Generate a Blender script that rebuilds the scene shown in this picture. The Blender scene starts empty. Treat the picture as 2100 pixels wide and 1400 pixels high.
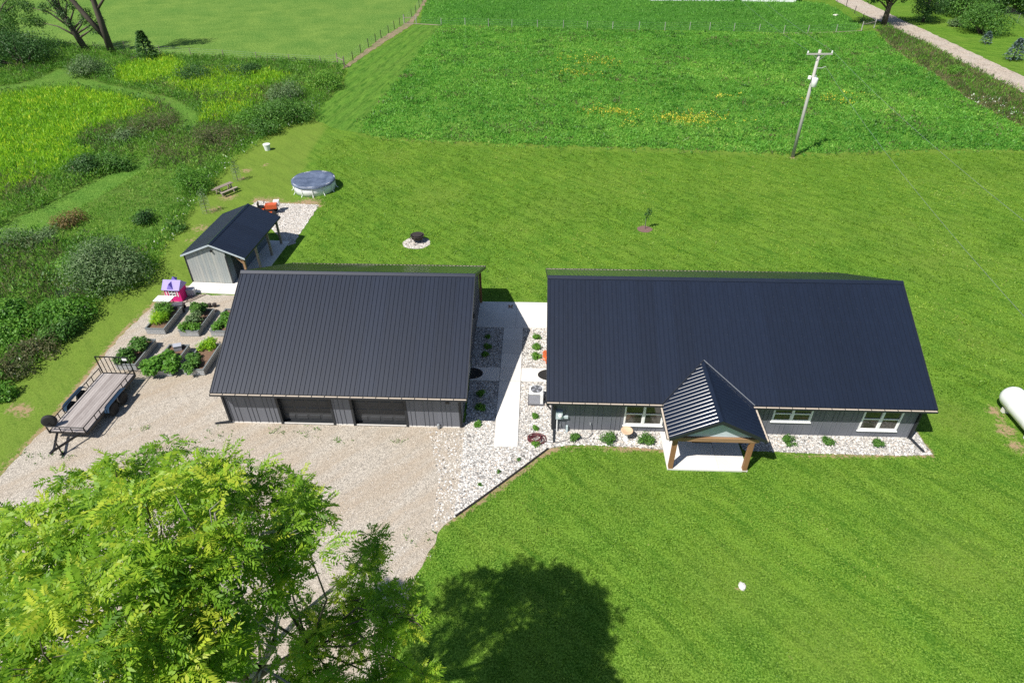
import bpy, bmesh, math, random
import numpy as np
from mathutils import Matrix, Vector
PI = math.pi
R_ = math.radians
scene = bpy.context.scene
C = scene.collection

# ---------------------------------------------------------------- camera
cam_d = bpy.data.cameras.new('camera')
cam_d.sensor_width = 36.0
cam_d.lens = 36.0 * 1325.52 / 2100.0
cam_d.clip_start = 0.1
cam_d.clip_end = 6000.0
cam = bpy.data.objects.new('camera', cam_d)
C.objects.link(cam)
cam.matrix_world = (Matrix.Translation((0, 0, 23.6036)) @ Matrix.Rotation(PI/2 - 0.6395, 4, 'X')
                    @ Matrix.Rotation(-0.0074, 4, 'Z'))
scene.camera = cam

# ---------------------------------------------------------------- sky and sun
SUN_AZ, SUN_EL = 0.8314, 0.9423          # heading of the shadows from +Y towards +X, sun elevation
world = bpy.data.worlds.new('World')
scene.world = world
world.use_nodes = True
wn = world.node_tree
sky = wn.nodes.new('ShaderNodeTexSky')
sky.sky_type = 'NISHITA'
sky.sun_disc = False
sky.sun_elevation = SUN_EL
sky.sun_rotation = SUN_AZ + PI
sky.altitude = 200
sky.dust_density = 0.6
bg = wn.nodes['Background']
bg.inputs['Strength'].default_value = 0.08
wn.links.new(sky.outputs['Color'], bg.inputs['Color'])
sun_d = bpy.data.lights.new('sun', 'SUN')
sun_d.energy = 5.0
sun_d.angle = R_(0.53)
sun_d.color = (1.0, 0.955, 0.88)
sun = bpy.data.objects.new('sun', sun_d)
C.objects.link(sun)
sdir = Vector((math.sin(SUN_AZ)/math.tan(SUN_EL), math.cos(SUN_AZ)/math.tan(SUN_EL), -1))
sun.rotation_euler = sdir.to_track_quat('-Z', 'Y').to_euler()
sun.location = (-30, -25, 60)

scene.view_settings.view_transform = 'Standard'
scene.view_settings.look = 'None'
scene.view_settings.exposure = 0.36
scene.view_settings.gamma = 1.0
scene.view_settings.use_curve_mapping = False
scene.render.engine = 'CYCLES'
scene.cycles.max_bounces = 6
scene.cycles.diffuse_bounces = 3
scene.cycles.glossy_bounces = 3
scene.cycles.transmission_bounces = 4
scene.cycles.transparent_max_bounces = 8
scene.cycles.use_denoising = False
scene.cycles.caustics_reflective = False
scene.cycles.caustics_refractive = False

rng = np.random.default_rng(7)
random.seed(7)

# ---------------------------------------------------------------- helpers
class MB:
    """collects simple shapes into one mesh"""
    def __init__(s):
        s.v = []; s.f = []
    def quad(s, a, b, c, d):
        n = len(s.v); s.v += [a, b, c, d]; s.f.append((n, n+1, n+2, n+3)); return s
    def tri(s, a, b, c):
        n = len(s.v); s.v += [a, b, c]; s.f.append((n, n+1, n+2)); return s
    def box(s, x0, x1, y0, y1, z0, z1, m=None):
        n = len(s.v)
        p = [(x0,y0,z0),(x1,y0,z0),(x1,y1,z0),(x0,y1,z0),(x0,y0,z1),(x1,y0,z1),(x1,y1,z1),(x0,y1,z1)]
        if m is not None: p = [tuple(m @ Vector(q)) for q in p]
        s.v += p
        s.f += [tuple(n+i for i in q) for q in ((0,3,2,1),(4,5,6,7),(0,1,5,4),(1,2,6,5),(2,3,7,6),(3,0,4,7))]
        return s
    def bar(s, a, b, w, h=None):
        """square bar from a to b"""
        a, b = Vector(a), Vector(b); h = h or w
        d = b - a; L = d.length
        m = Matrix.Translation(a) @ d.to_track_quat('X', 'Z').to_matrix().to_4x4()
        return s.box(0, L, -w/2, w/2, -h/2, h/2, m)
    def tube(s, pts, rad, n=6, cap=True):
        pts = [Vector(p) for p in pts]
        if not hasattr(rad, '__len__'): rad = [rad]*len(pts)
        base = len(s.v)
        prev = None
        for i, p in enumerate(pts):
            d = (pts[min(i+1, len(pts)-1)] - pts[max(i-1, 0)])
            if d.length < 1e-9: d = Vector((0,0,1))
            d.normalize()
            if prev is None:
                u = d.orthogonal().normalized()
            else:
                u = (prev - d*prev.dot(d))
                u = u.normalized() if u.length > 1e-6 else d.orthogonal().normalized()
            prev = u
            w = d.cross(u)
            for k in range(n):
                a = 2*PI*k/n
                s.v.append(tuple(p + (u*math.cos(a) + w*math.sin(a))*rad[i]))
        for i in range(len(pts)-1):
            for k in range(n):
                a = base+i*n+k; b = base+i*n+(k+1) % n
                s.f.append((a, b, b+n, a+n))
        if cap:
            s.f.append(tuple(base+k for k in range(n))[::-1])
            e = base+(len(pts)-1)*n
            s.f.append(tuple(e+k for k in range(n)))
        return s
    def lathe(s, prof, n=24, c=(0,0,0), m=None):
        base = len(s.v)
        for r, z in prof:
            for k in range(n):
                a = 2*PI*k/n
                p = Vector((c[0]+r*math.cos(a), c[1]+r*math.sin(a), c[2]+z))
                s.v.append(tuple(m @ p) if m is not None else tuple(p))
        for i in range(len(prof)-1):
            for k in range(n):
                a = base+i*n+k; b = base+i*n+(k+1) % n
                s.f.append((a, b, b+n, a+n))
        s.f.append(tuple(base+k for k in range(n))[::-1])
        e = base+(len(prof)-1)*n
        s.f.append(tuple(e+k for k in range(n)))
        return s
    def prism(s, poly, z0, z1):
        n = len(poly); b = len(s.v)
        s.v += [(x, y, z0) for x, y in poly] + [(x, y, z1) for x, y in poly]
        s.f.append(tuple(range(b+n-1, b-1, -1))); s.f.append(tuple(range(b+n, b+2*n)))
        for i in range(n):
            j = (i+1) % n
            s.f.append((b+i, b+j, b+n+j, b+n+i))
        return s
    def extr_x(s, poly_yz, x0, x1):
        n = len(poly_yz); b = len(s.v)
        s.v += [(x0, y, z) for y, z in poly_yz] + [(x1, y, z) for y, z in poly_yz]
        s.f.append(tuple(range(b, b+n))); s.f.append(tuple(range(b+2*n-1, b+n-1, -1)))
        for i in range(n):
            j = (i+1) % n
            s.f.append((b+i, b+n+i, b+n+j, b+j))
        return s
    def mesh(s, name, smooth=False):
        me = bpy.data.meshes.new(name)
        me.from_pydata(s.v, [], s.f)
        me.validate()
        bm = bmesh.new(); bm.from_mesh(me)
        bmesh.ops.recalc_face_normals(bm, faces=bm.faces)
        bm.to_mesh(me); bm.free()
        if smooth: me.polygons.foreach_set('use_smooth', [True]*len(me.polygons))
        return me
    def build(s, name, mat, parent=None, smooth=False):
        return link(name, s.mesh(name, smooth), mat, parent)

def link(name, me, mat, parent=None):
    if mat is not None and len(me.materials) == 0: me.materials.append(mat)
    o = bpy.data.objects.new(name, me)
    C.objects.link(o)
    if parent is not None: o.parent = parent
    return o

def np_mesh(name, v, f, tint=None, k=4):
    """v (N,3) f (M,k) arrays -> mesh with a per-face random 'tint' attribute"""
    me = bpy.data.meshes.new(name)
    v = np.ascontiguousarray(v, np.float32); f = np.ascontiguousarray(f, np.int32)
    me.vertices.add(len(v)); me.vertices.foreach_set('co', v.ravel())
    me.loops.add(f.size); me.loops.foreach_set('vertex_index', f.ravel())
    me.polygons.add(len(f))
    me.polygons.foreach_set('loop_start', np.arange(0, f.size, k, dtype=np.int32))
    me.polygons.foreach_set('loop_total', np.full(len(f), k, np.int32))
    if tint is not None:
        a = me.attributes.new('tint', 'FLOAT', 'FACE')
        a.data.foreach_set('value', np.ascontiguousarray(tint, np.float32))
    me.update(calc_edges=True)
    return me

def tag(o, label=None, cat=None, group=None, kind=None):
    if label: o['label'] = label
    if cat: o['category'] = cat
    if group: o['group'] = group
    if kind: o['kind'] = kind
    return o

def thing(name, label, cat, loc=(0,0,0), rz=0.0, group=None):
    o = bpy.data.objects.new(name, None)
    C.objects.link(o)
    o.empty_display_size = 0.2
    o.location = loc if len(loc) == 3 else (loc[0], loc[1], 0)
    o.rotation_euler = (0, 0, rz)
    return tag(o, label, cat, group)

def copy_tree(o, parent=None):
    c = o.copy(); C.objects.link(c)
    if parent is not None: c.parent = parent
    for ch in o.children: copy_tree(ch, c)
    return c

# the buildings stand square to one another, turned a little from the view
YAW = -0.0445
HO = (2.0088, 24.0409)                   # front left corner of the house
def HL(x, y, z=None):
    c, s = math.cos(YAW), math.sin(YAW)
    p = (HO[0]+c*x-s*y, HO[1]+s*x+c*y)
    return p if z is None else (p[0], p[1], z)

def in_poly(P, poly):
    x, y = P[:, 0], P[:, 1]; r = np.zeros(len(P), bool)
    n = len(poly)
    for i in range(n):
        x0, y0 = poly[i]; x1, y1 = poly[(i+1) % n]
        if y0 == y1: continue
        c = ((y0 > y) != (y1 > y)) & (x < (x1-x0)*(y-y0)/(y1-y0)+x0)
        r ^= c
    return r

def seg_dist(P, line):
    d = np.full(len(P), 1e9)
    for (x0, y0), (x1, y1) in zip(line[:-1], line[1:]):
        a = np.array([x0, y0]); b = np.array([x1, y1]); ab = b-a
        t = np.clip(((P-a) @ ab)/max(ab @ ab, 1e-9), 0, 1)
        d = np.minimum(d, np.linalg.norm(P-(a+t[:, None]*ab), axis=1))
    return d

def scatter_in(poly, dens, r=None):
    r = r or rng
    a = np.array(poly); lo, hi = a.min(0), a.max(0)
    n = int(dens*(hi-lo).prod())
    P = lo+(hi-lo)*r.random((n, 2))
    return P[in_poly(P, poly)]

def ragged(poly, step=0.6, amp=0.12, seed=1):
    """polygon with its sides cut short and shaken, so that edges are not ruler straight"""
    r = random.Random(seed); out = []
    n = len(poly)
    for i in range(n):
        a, b = poly[i], poly[(i+1) % n]
        L = math.dist(a, b); k = max(1, int(L/step))
        for j in range(k):
            t = j/k
            out.append((a[0]+(b[0]-a[0])*t+r.uniform(-amp, amp), a[1]+(b[1]-a[1])*t+r.uniform(-amp, amp)))
    return out

def smooth_poly(poly, it=2):
    for _ in range(it):
        q = []
        n = len(poly)
        for i in range(n):
            a, b = poly[i], poly[(i+1) % n]
            q += [(a[0]*.75+b[0]*.25, a[1]*.75+b[1]*.25), (a[0]*.25+b[0]*.75, a[1]*.25+b[1]*.75)]
        poly = q
    return poly

def sheet(name, poly, z, mat, kind='structure', label=None, cat=None):
    me = bpy.data.meshes.new(name)
    a = sum(poly[i][0]*poly[(i+1) % len(poly)][1]-poly[(i+1) % len(poly)][0]*poly[i][1] for i in range(len(poly)))
    if a < 0: poly = poly[::-1]
    me.from_pydata([(x, y, z) for x, y in poly], [], [tuple(range(len(poly)))])
    o = link(name, me, mat)
    if kind: o['kind'] = kind
    return tag(o, label, cat)

# ---------------------------------------------------------------- materials
def nodes(name):
    m = bpy.data.materials.new(name); m.use_nodes = True
    nt = m.node_tree
    return m, nt, nt.nodes['Principled BSDF'], nt.nodes, nt.links

def coords(N, L, rot=0.0, scale=(1,1,1)):
    g = N.new('ShaderNodeNewGeometry')
    mp = N.new('ShaderNodeMapping'); mp.inputs['Rotation'].default_value = (0, 0, rot); mp.inputs['Scale'].default_value = scale
    L.new(g.outputs['Position'], mp.inputs['Vector'])
    if scale != (1, 1, 1):                     # turn first, then stretch
        mp.inputs['Scale'].default_value = (1, 1, 1)
        m2 = N.new('ShaderNodeMapping'); m2.inputs['Scale'].default_value = scale
        L.new(mp.outputs['Vector'], m2.inputs['Vector'])
        return m2.outputs['Vector']
    return mp.outputs['Vector']

def noise(N, L, vec, scale, detail=3, rough=0.55, dist=0.0):
    n = N.new('ShaderNodeTexNoise'); n.inputs['Scale'].default_value = scale
    n.inputs['Detail'].default_value = detail; n.inputs['Roughness'].default_value = rough
    n.inputs['Distortion'].default_value = dist
    L.new(vec, n.inputs['Vector'])
    return n.outputs['Fac']

def ramp(N, L, fac, stops, interp='LINEAR'):
    r = N.new('ShaderNodeValToRGB'); r.color_ramp.interpolation = interp
    e = r.color_ramp.elements
    while len(e) < len(stops): e.new(0.5)
    for i, (p, c) in enumerate(stops):
        e[i].position = p
        e[i].color = (c[0], c[1], c[2], 1) if hasattr(c, '__len__') else (c, c, c, 1)
    L.new(fac, r.inputs['Fac'])
    return r.outputs['Color']

def mix(N, L, fac, a, b, mode='MIX'):
    m = N.new('ShaderNodeMix'); m.data_type = 'RGBA'; m.blend_type = mode
    for s, v in ((m.inputs[0], fac), (m.inputs[6], a), (m.inputs[7], b)):
        if hasattr(v, 'is_output'): L.new(v, s)
        elif hasattr(v, '__len__'): s.default_value = (v[0], v[1], v[2], 1)
        else: s.default_value = v
    return m.outputs[2]

def mathn(N, L, op, a, b=0.0):
    m = N.new('ShaderNodeMath'); m.operation = op
    for s, v in ((m.inputs[0], a), (m.inputs[1], b)):
        if hasattr(v, 'is_output'): L.new(v, s)
        else: s.default_value = v
    return m.outputs[0]

def bump(N, L, bs, h, strength, dist=0.02):
    b = N.new('ShaderNodeBump'); b.inputs['Strength'].default_value = strength; b.inputs['Distance'].default_value = dist
    L.new(h, b.inputs['Height']); L.new(b.outputs['Normal'], bs.inputs['Normal'])

def attr(N, name):
    a = N.new('ShaderNodeAttribute'); a.attribute_name = name
    return a.outputs['Fac']

def plain(name, col, rough=0.6, metal=0.0, spec=0.5, var=0.12, vscale=6.0, bumps=0.0):
    m, nt, b, N, L = nodes(name)
    tc = N.new('ShaderNodeTexCoord')
    n1 = noise(N, L, tc.outputs['Object'], vscale, 4)
    c = mix(N, L, mathn(N, L, 'MULTIPLY', n1, 1.0), tuple(x*(1-var) for x in col), tuple(min(1, x*(1+var)) for x in col))
    L.new(c, b.inputs['Base Color'])
    b.inputs['Roughness'].default_value = rough; b.inputs['Metallic'].default_value = metal
    b.inputs['Specular IOR Level'].default_value = spec
    if bumps: bump(N, L, b, n1, bumps)
    return m

def leafmat(name, stops, trans=0.35, rough=0.5):
    """leaves: colour by the per-leaf tint, some light passing through"""
    m, nt, b, N, L = nodes(name)
    c = ramp(N, L, attr(N, 'tint'), stops)
    L.new(c, b.inputs['Base Color'])
    b.inputs['Roughness'].default_value = rough; b.inputs['Specular IOR Level'].default_value = 0.3
    t = N.new('ShaderNodeBsdfTranslucent'); L.new(c, t.inputs['Color'])
    mx = N.new('ShaderNodeMixShader'); mx.inputs[0].default_value = trans
    L.new(b.outputs[0], mx.inputs[1]); L.new(t.outputs[0], mx.inputs[2])
    L.new(mx.outputs[0], N['Material Output'].inputs['Surface'])
    return m

def grassmat(name, base, stripe=None, dry=(0.20, 0.21, 0.05), soil=(0.33, 0.23, 0.14), coarse=1.0, bumpy=0.5, use_attr=False, dark=0.34, rough=1.0, dryamt=0.4):
    m, nt, b, N, L = nodes(name)
    v = coords(N, L)
    big = noise(N, L, v, 0.10*coarse, 4, 0.6)
    med = noise(N, L, v, 0.55*coarse, 5, 0.65)
    fine = noise(N, L, v, 4.2*coarse, 6, 0.78)
    tiny = noise(N, L, v, 13.0*coarse, 3, 0.8)
    lo = (base[0]*0.60, base[1]*0.72, base[2]*0.70); hi = (base[0]*1.42, base[1]*1.14, base[2]*1.3)
    c = mix(N, L, ramp(N, L, med, [(0.34, 0), (0.66, 1)]), lo, hi)
    c = mix(N, L, ramp(N, L, big, [(0.46, 0), (0.68, dryamt)]), c, dry)
    lush = noise(N, L, v, 0.27*coarse, 4, 0.65)
    c = mix(N, L, ramp(N, L, lush, [(0.36, 0.6), (0.52, 0.0)]), c, (base[0]*.62, base[1]*.78, base[2]*.8))
    c = mix(N, L, ramp(N, L, fine, [(0.36, 0.62*rough), (0.50, 0.0)]), c, tuple(x*dark for x in base))
    c = mix(N, L, ramp(N, L, fine, [(0.52, 0.0), (0.66, 0.45*rough)]), c, (base[0]*1.8+.02, base[1]*1.4+.02, base[2]*1.5+.015))
    c = mix(N, L, ramp(N, L, tiny, [(0.505, 0.0), (0.62, 0.9*rough)]), c, (base[0]*2.1+.04, base[1]*1.6+.04, base[2]*1.8+.025))
    c = mix(N, L, ramp(N, L, tiny, [(0.38, 0.95*rough), (0.495, 0.0)]), c, (base[0]*dark*.7, base[1]*dark*.85, base[2]*dark*.7))
    if stripe:
        rot, period, amt = stripe
        vs = coords(N, L, rot)
        wv = N.new('ShaderNodeTexWave'); wv.wave_type = 'BANDS'; wv.bands_direction = 'X'
        wv.inputs['Scale'].default_value = 0.314/period; wv.inputs['Distortion'].default_value = 1.2
        wv.inputs['Detail'].default_value = 3; wv.inputs['Detail Scale'].default_value = 0.6
        L.new(vs, wv.inputs['Vector'])
        c = mix(N, L, mathn(N, L, 'MULTIPLY', wv.outputs['Fac'], amt), c, tuple(x*1.35 for x in base))
        ln = mathn(N, L, 'MULTIPLY', ramp(N, L, wv.outputs['Fac'], [(0.0, 1.0), (0.10, 0.0)]), ramp(N, L, med, [(0.35, 0.0), (0.6, min(1, amt*2.4))]))
        c = mix(N, L, ln, c, (base[0]*.36, base[1]*.48, base[2]*.5))
        vs2 = coords(N, L, rot, (2.2, 0.42, 1))
        st = noise(N, L, vs2, 1.0, 3, 0.6)
        c = mix(N, L, ramp(N, L, st, [(0.34, min(1, amt*2.2+.25)), (0.47, 0.0)]), c, (base[0]*.40, base[1]*.55, base[2]*.5))
        c = mix(N, L, ramp(N, L, st, [(0.53, 0.0), (0.66, min(1, amt*1.6+.2))]), c, (base[0]*1.7, base[1]*1.35, base[2]*1.6))
    if use_attr:
        d = mathn(N, L, 'MULTIPLY', attr(N, 'dry'), ramp(N, L, fine, [(0.25, 0.25), (0.65, 1)]))
        c = mix(N, L, d, c, dry)
        s = mathn(N, L, 'ADD', attr(N, 'soil'), mathn(N, L, 'MULTIPLY', mathn(N, L, 'SUBTRACT', fine, 0.5), 1.5))
        sm = ramp(N, L, s, [(0.42, 0), (0.62, 1)])
        sc = mix(N, L, tiny, tuple(x*0.7 for x in soil), tuple(x*1.3 for x in soil))
        c = mix(N, L, sm, c, sc)
    L.new(c, b.inputs['Base Color'])
    b.inputs['Roughness'].default_value = 0.95; b.inputs['Specular IOR Level'].default_value = 0.03
    h = mathn(N, L, 'ADD', tiny, mathn(N, L, 'MULTIPLY', fine, 1.5))
    bump(N, L, b, h, bumpy, 0.06)
    return m

def gravelmat(name, col, col2, scale=14.0, spots=None, bumpy=0.7, tracks=None):
    m, nt, b, N, L = nodes(name)
    v = coords(N, L)
    vo = N.new('ShaderNodeTexVoronoi'); vo.inputs['Scale'].default_value = scale; L.new(v, vo.inputs['Vector'])
    big = noise(N, L, coords(N, L, -tracks, (0.16, 0.75, 1)) if tracks else v, 0.8 if tracks else 0.35, 5, 0.62)
    tiny = noise(N, L, v, scale*1.3, 3, 0.8)
    r = ramp(N, L, vo.outputs['Color'], [(0.1, tuple(x*0.62 for x in col)), (0.45, col), (0.85, tuple(min(.9, x*1.3) for x in col))])
    c = mix(N, L, ramp(N, L, big, [(0.42, 0), (0.64, 0.8)]), r, col2)
    c = mix(N, L, ramp(N, L, tiny, [(0.34, 0.9), (0.48, 0)]), c, tuple(x*0.35 for x in col))
    c = mix(N, L, ramp(N, L, tiny, [(0.54, 0), (0.68, 0.4)]), c, tuple(min(.85, x*1.6) for x in col))
    L.new(c, b.inputs['Base Color'])
    b.inputs['Roughness'].default_value = 0.9; b.inputs['Specular IOR Level'].default_value = 0.2
    h = mathn(N, L, 'ADD', vo.outputs['Distance'], tiny)
    bump(N, L, b, h, bumpy, 0.03)
    return m

def metal_paint(name, col, rough, spec=0.5, dirt=0.25, coat=0.0):
    m, nt, b, N, L = nodes(name)
    tc = N.new('ShaderNodeTexCoord')
    n1 = noise(N, L, tc.outputs['Object'], 1.2, 4); n2 = noise(N, L, tc.outputs['Object'], 14, 4, 0.7)
    oi = N.new('ShaderNodeObjectInfo')
    k = mathn(N, L, 'ADD', mathn(N, L, 'MULTIPLY', n1, 0.7), mathn(N, L, 'MULTIPLY', oi.outputs['Random'], 0.3))
    c = mix(N, L, k, tuple(x*(1-dirt) for x in col), tuple(x*(1+dirt) for x in col))
    c = mix(N, L, ramp(N, L, n2, [(0.62, 0), (0.80, 0.25)]), c, (0.22, 0.21, 0.2))
    L.new(c, b.inputs['Base Color'])
    rr = N.new('ShaderNodeMapRange'); L.new(n2, rr.inputs[0]); rr.inputs[3].default_value = rough-0.06; rr.inputs[4].default_value = rough+0.1
    L.new(rr.outputs[0], b.inputs['Roughness'])
    b.inputs['Specular IOR Level'].default_value = spec
    b.inputs['Coat Weight'].default_value = coat; b.inputs['Coat Roughness'].default_value = 0.16
    return m

def woodmat(name, c1, c2, scale=(1.5, 14, 14), rough=0.75):
    m, nt, b, N, L = nodes(name)
    tc = N.new('ShaderNodeTexCoord'); mp = N.new('ShaderNodeMapping'); mp.inputs['Scale'].default_value = scale
    oi = N.new('ShaderNodeObjectInfo'); L.new(tc.outputs['Object'], mp.inputs['Vector'])
    va = N.new('ShaderNodeVectorMath'); va.operation = 'ADD'
    cx = N.new('ShaderNodeCombineXYZ'); ml = mathn(N, L, 'MULTIPLY', oi.outputs['Random'], 50.0); L.new(ml, cx.inputs[0])
    L.new(mp.outputs[0], va.inputs[0]); L.new(cx.outputs[0], va.inputs[1])
    n1 = noise(N, L, va.outputs[0], 1.0, 5, 0.65, 0.4)
    k = mathn(N, L, 'ADD', mathn(N, L, 'MULTIPLY', n1, 0.75), mathn(N, L, 'MULTIPLY', oi.outputs['Random'], 0.3))
    c = mix(N, L, ramp(N, L, k, [(0.2, 0), (0.85, 1)]), c1, c2)
    L.new(c, b.inputs['Base Color']); b.inputs['Roughness'].default_value = rough; b.inputs['Specular IOR Level'].default_value = 0.25
    bump(N, L, b, n1, 0.3)
    return m

def concretemat(name, col):
    m, nt, b, N, L = nodes(name)
    v = coords(N, L); oi = N.new('ShaderNodeObjectInfo')
    n1 = noise(N, L, v, 0.9, 5, 0.6); n2 = noise(N, L, v, 30, 3, 0.7)
    k = mathn(N, L, 'ADD', mathn(N, L, 'MULTIPLY', n1, 0.7), mathn(N, L, 'MULTIPLY', oi.outputs['Random'], 0.3))
    c = mix(N, L, ramp(N, L, k, [(0.3, 0), (0.7, 1)]), tuple(x*0.86 for x in col), col)
    c = mix(N, L, ramp(N, L, n2, [(0.3, 0.3), (0.5, 0)]), c, tuple(x*0.75 for x in col))
    L.new(c, b.inputs['Base Color']); b.inputs['Roughness'].default_value = 0.85; b.inputs['Specular IOR Level'].default_value = 0.25
    bump(N, L, b, n2, 0.15)
    return m

M = {}
M['lawn'] = grassmat('lawn_grass', (0.092, 0.205, 0.019), stripe=(R_(-43.4), 1.5, 0.13), dry=(0.165, 0.225, 0.040), use_attr=True, dryamt=0.55)
M['strip'] = grassmat('mown_strip_grass', (0.080, 0.195, 0.022), stripe=(R_(9), 1.6, 0.22), dry=(0.12, 0.17, 0.04))
M['meadow'] = grassmat('meadow_grass', (0.080, 0.215, 0.024), dry=(0.15, 0.22, 0.045), coarse=0.5, bumpy=0.8, dark=0.5)
M['pasture'] = grassmat('pasture_grass', (0.105, 0.215, 0.036), dry=(0.135, 0.22, 0.045), bumpy=0.3, dark=0.55, coarse=0.4, rough=0.8)
M['paddock'] = grassmat('paddock_grass', (0.05, 0.17, 0.02), dry=(0.10, 0.18, 0.03), coarse=0.8, bumpy=0.8, dark=0.5)
M['wild'] = grassmat('scrub_ground', (0.085, 0.19, 0.025), dry=(0.13, 0.12, 0.05), coarse=1.2, bumpy=0.9, dark=0.45)
M['path'] = grassmat('mown_path_grass', (0.08, 0.20, 0.025), dry=(0.14, 0.19, 0.045), stripe=None)
M['verge'] = grassmat('verge_grass', (0.11, 0.13, 0.045), dry=(0.22, 0.18, 0.09), coarse=1.2, bumpy=0.9, dark=0.5)
M['drive'] = gravelmat('driveway_gravel', (0.44, 0.395, 0.335), (0.40, 0.32, 0.235), 18.0, tracks=0.75)
M['road'] = gravelmat('dirt_road', (0.40, 0.335, 0.27), (0.46, 0.41, 0.35), 5.0, bumpy=0.3)
M['shedgravel'] = gravelmat('shed_gravel', (0.50, 0.46, 0.41), (0.44, 0.40, 0.35), 12.0)
M['bedbase'] = gravelmat('stone_bed_base', (0.42, 0.41, 0.39), (0.36, 0.34, 0.32), 18.0)
M['soilstrip'] = gravelmat('bare_soil', (0.27, 0.20, 0.13), (0.16, 0.18, 0.07), 7.0, bumpy=0.4)
M['concrete'] = concretemat('concrete', (0.76, 0.73, 0.69))
M['roof'] = metal_paint('roof_metal', (0.0065, 0.0115, 0.026), 0.44, 0.33, 0.4, coat=0.9)
M['trim'] = metal_paint('dark_trim', (0.022, 0.025, 0.030), 0.42, 0.4)
M['siding'] = metal_paint('grey_siding', (0.135, 0.142, 0.165), 0.45, 0.4, 0.08)
M['shed_siding'] = woodmat('pale_shed_boards', (0.24, 0.28, 0.29), (0.42, 0.42, 0.38), (5, 5, 0.7))
M['shed_side'] = plain('blue_grey_shed_wall', (0.10, 0.13, 0.17), 0.7)
M['gable'] = plain('pale_grey_boards', (0.46, 0.52, 0.56), 0.6)
M['gdoor'] = metal_paint('garage_door_paint', (0.048, 0.050, 0.055), 0.5, 0.4)
M['gutterin'] = plain('gutter_lining', (0.55, 0.47, 0.38), 0.6)
M['white'] = plain('white_paint', (0.80, 0.80, 0.79), 0.45, var=0.04)
M['post'] = woodmat('stained_post', (0.20, 0.10, 0.045), (0.33, 0.18, 0.085), (10, 10, 1.5))
M['beam'] = woodmat('stained_beam', (0.24, 0.14, 0.07), (0.38, 0.24, 0.14), (1.5, 12, 12))
M['oldwood'] = woodmat('weathered_wood', (0.20, 0.16, 0.13), (0.38, 0.32, 0.27))
M['deck'] = woodmat('trailer_planks', (0.20, 0.17, 0.16), (0.46, 0.42, 0.40), (14, 1.2, 14))
M['greypole'] = woodmat('grey_pole_wood', (0.28, 0.27, 0.25), (0.50, 0.48, 0.45), (12, 12, 0.8))
M['black'] = plain('black_steel', (0.012, 0.012, 0.013), 0.38, 0.0, 0.5)
M['rubber'] = plain('tyre_rubber', (0.018, 0.018, 0.018), 0.8)
M['fender'] = plain('fender_steel', (0.014, 0.032, 0.060), 0.16, 0.0, 0.6)
M['galv'] = plain('galvanised_steel', (0.42, 0.44, 0.46), 0.42, 0.55, var=0.2)
M['bedwood'] = plain('grey_bed_side', (0.20, 0.22, 0.22), 0.6, 0.3)
M['soil'] = plain('garden_soil', (0.16, 0.095, 0.06), 0.95, var=0.5, vscale=9, bumps=0.6)
M['mulch'] = plain('brown_mulch', (0.17, 0.10, 0.085), 0.95, var=0.6, vscale=14, bumps=0.8)
M['pink'] = plain('pink_plastic', (0.72, 0.03, 0.22), 0.75, spec=0.15, var=0.1)
M['lilac'] = plain('lilac_plastic', (0.36, 0.30, 0.60), 0.75, spec=0.15, var=0.06)
M['purple'] = plain('purple_plastic', (0.22, 0.17, 0.55), 0.75, spec=0.15, var=0.06)
M['greyplastic'] = plain('grey_plastic', (0.40, 0.41, 0.46), 0.5)
M['hose'] = plain('maroon_hose', (0.12, 0.028, 0.032), 0.45)
M['terra'] = plain('sandstone_bowl', (0.62, 0.45, 0.30), 0.8)
M['stone'] = plain('pale_stone', (0.70, 0.66, 0.62), 0.8, var=0.2)
M['mat_dark'] = plain('dark_doormat', (0.015, 0.014, 0.014), 0.95)
M['tank'] = plain('tank_white', (0.84, 0.85, 0.85), 0.3, var=0.02)
M['tankfit'] = plain('tank_dome', (0.45, 0.62, 0.62), 0.4)
M['orange'] = plain('tractor_orange', (0.55, 0.10, 0.03), 0.4)
M['orangeflower'] = plain('orange_clay', (0.75, 0.16, 0.035), 0.7, var=0.3)
M['poolwall'] = plain('pool_wall', (0.80, 0.81, 0.82), 0.5, var=0.08, vscale=3)
M['meter'] = plain('meter_grey', (0.50, 0.58, 0.60), 0.5)
M['iron'] = plain('rusty_iron', (0.045, 0.035, 0.032), 0.7, 0.3, var=0.4)
M['bark'] = woodmat('tree_bark', (0.05, 0.042, 0.032), (0.15, 0.125, 0.10), (14, 14, 2.5), 0.95)
M['palebark'] = woodmat('pale_bark', (0.18, 0.16, 0.14), (0.42, 0.40, 0.37), (14, 14, 2.5), 0.95)
M['deadtwig'] = plain('dead_twigs', (0.28, 0.26, 0.24), 0.9)
M['siding_far'] = plain('far_white_wall', (0.62, 0.64, 0.66), 0.6)
M['fan'] = plain('fan_grey', (0.10, 0.10, 0.11), 0.5)

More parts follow.
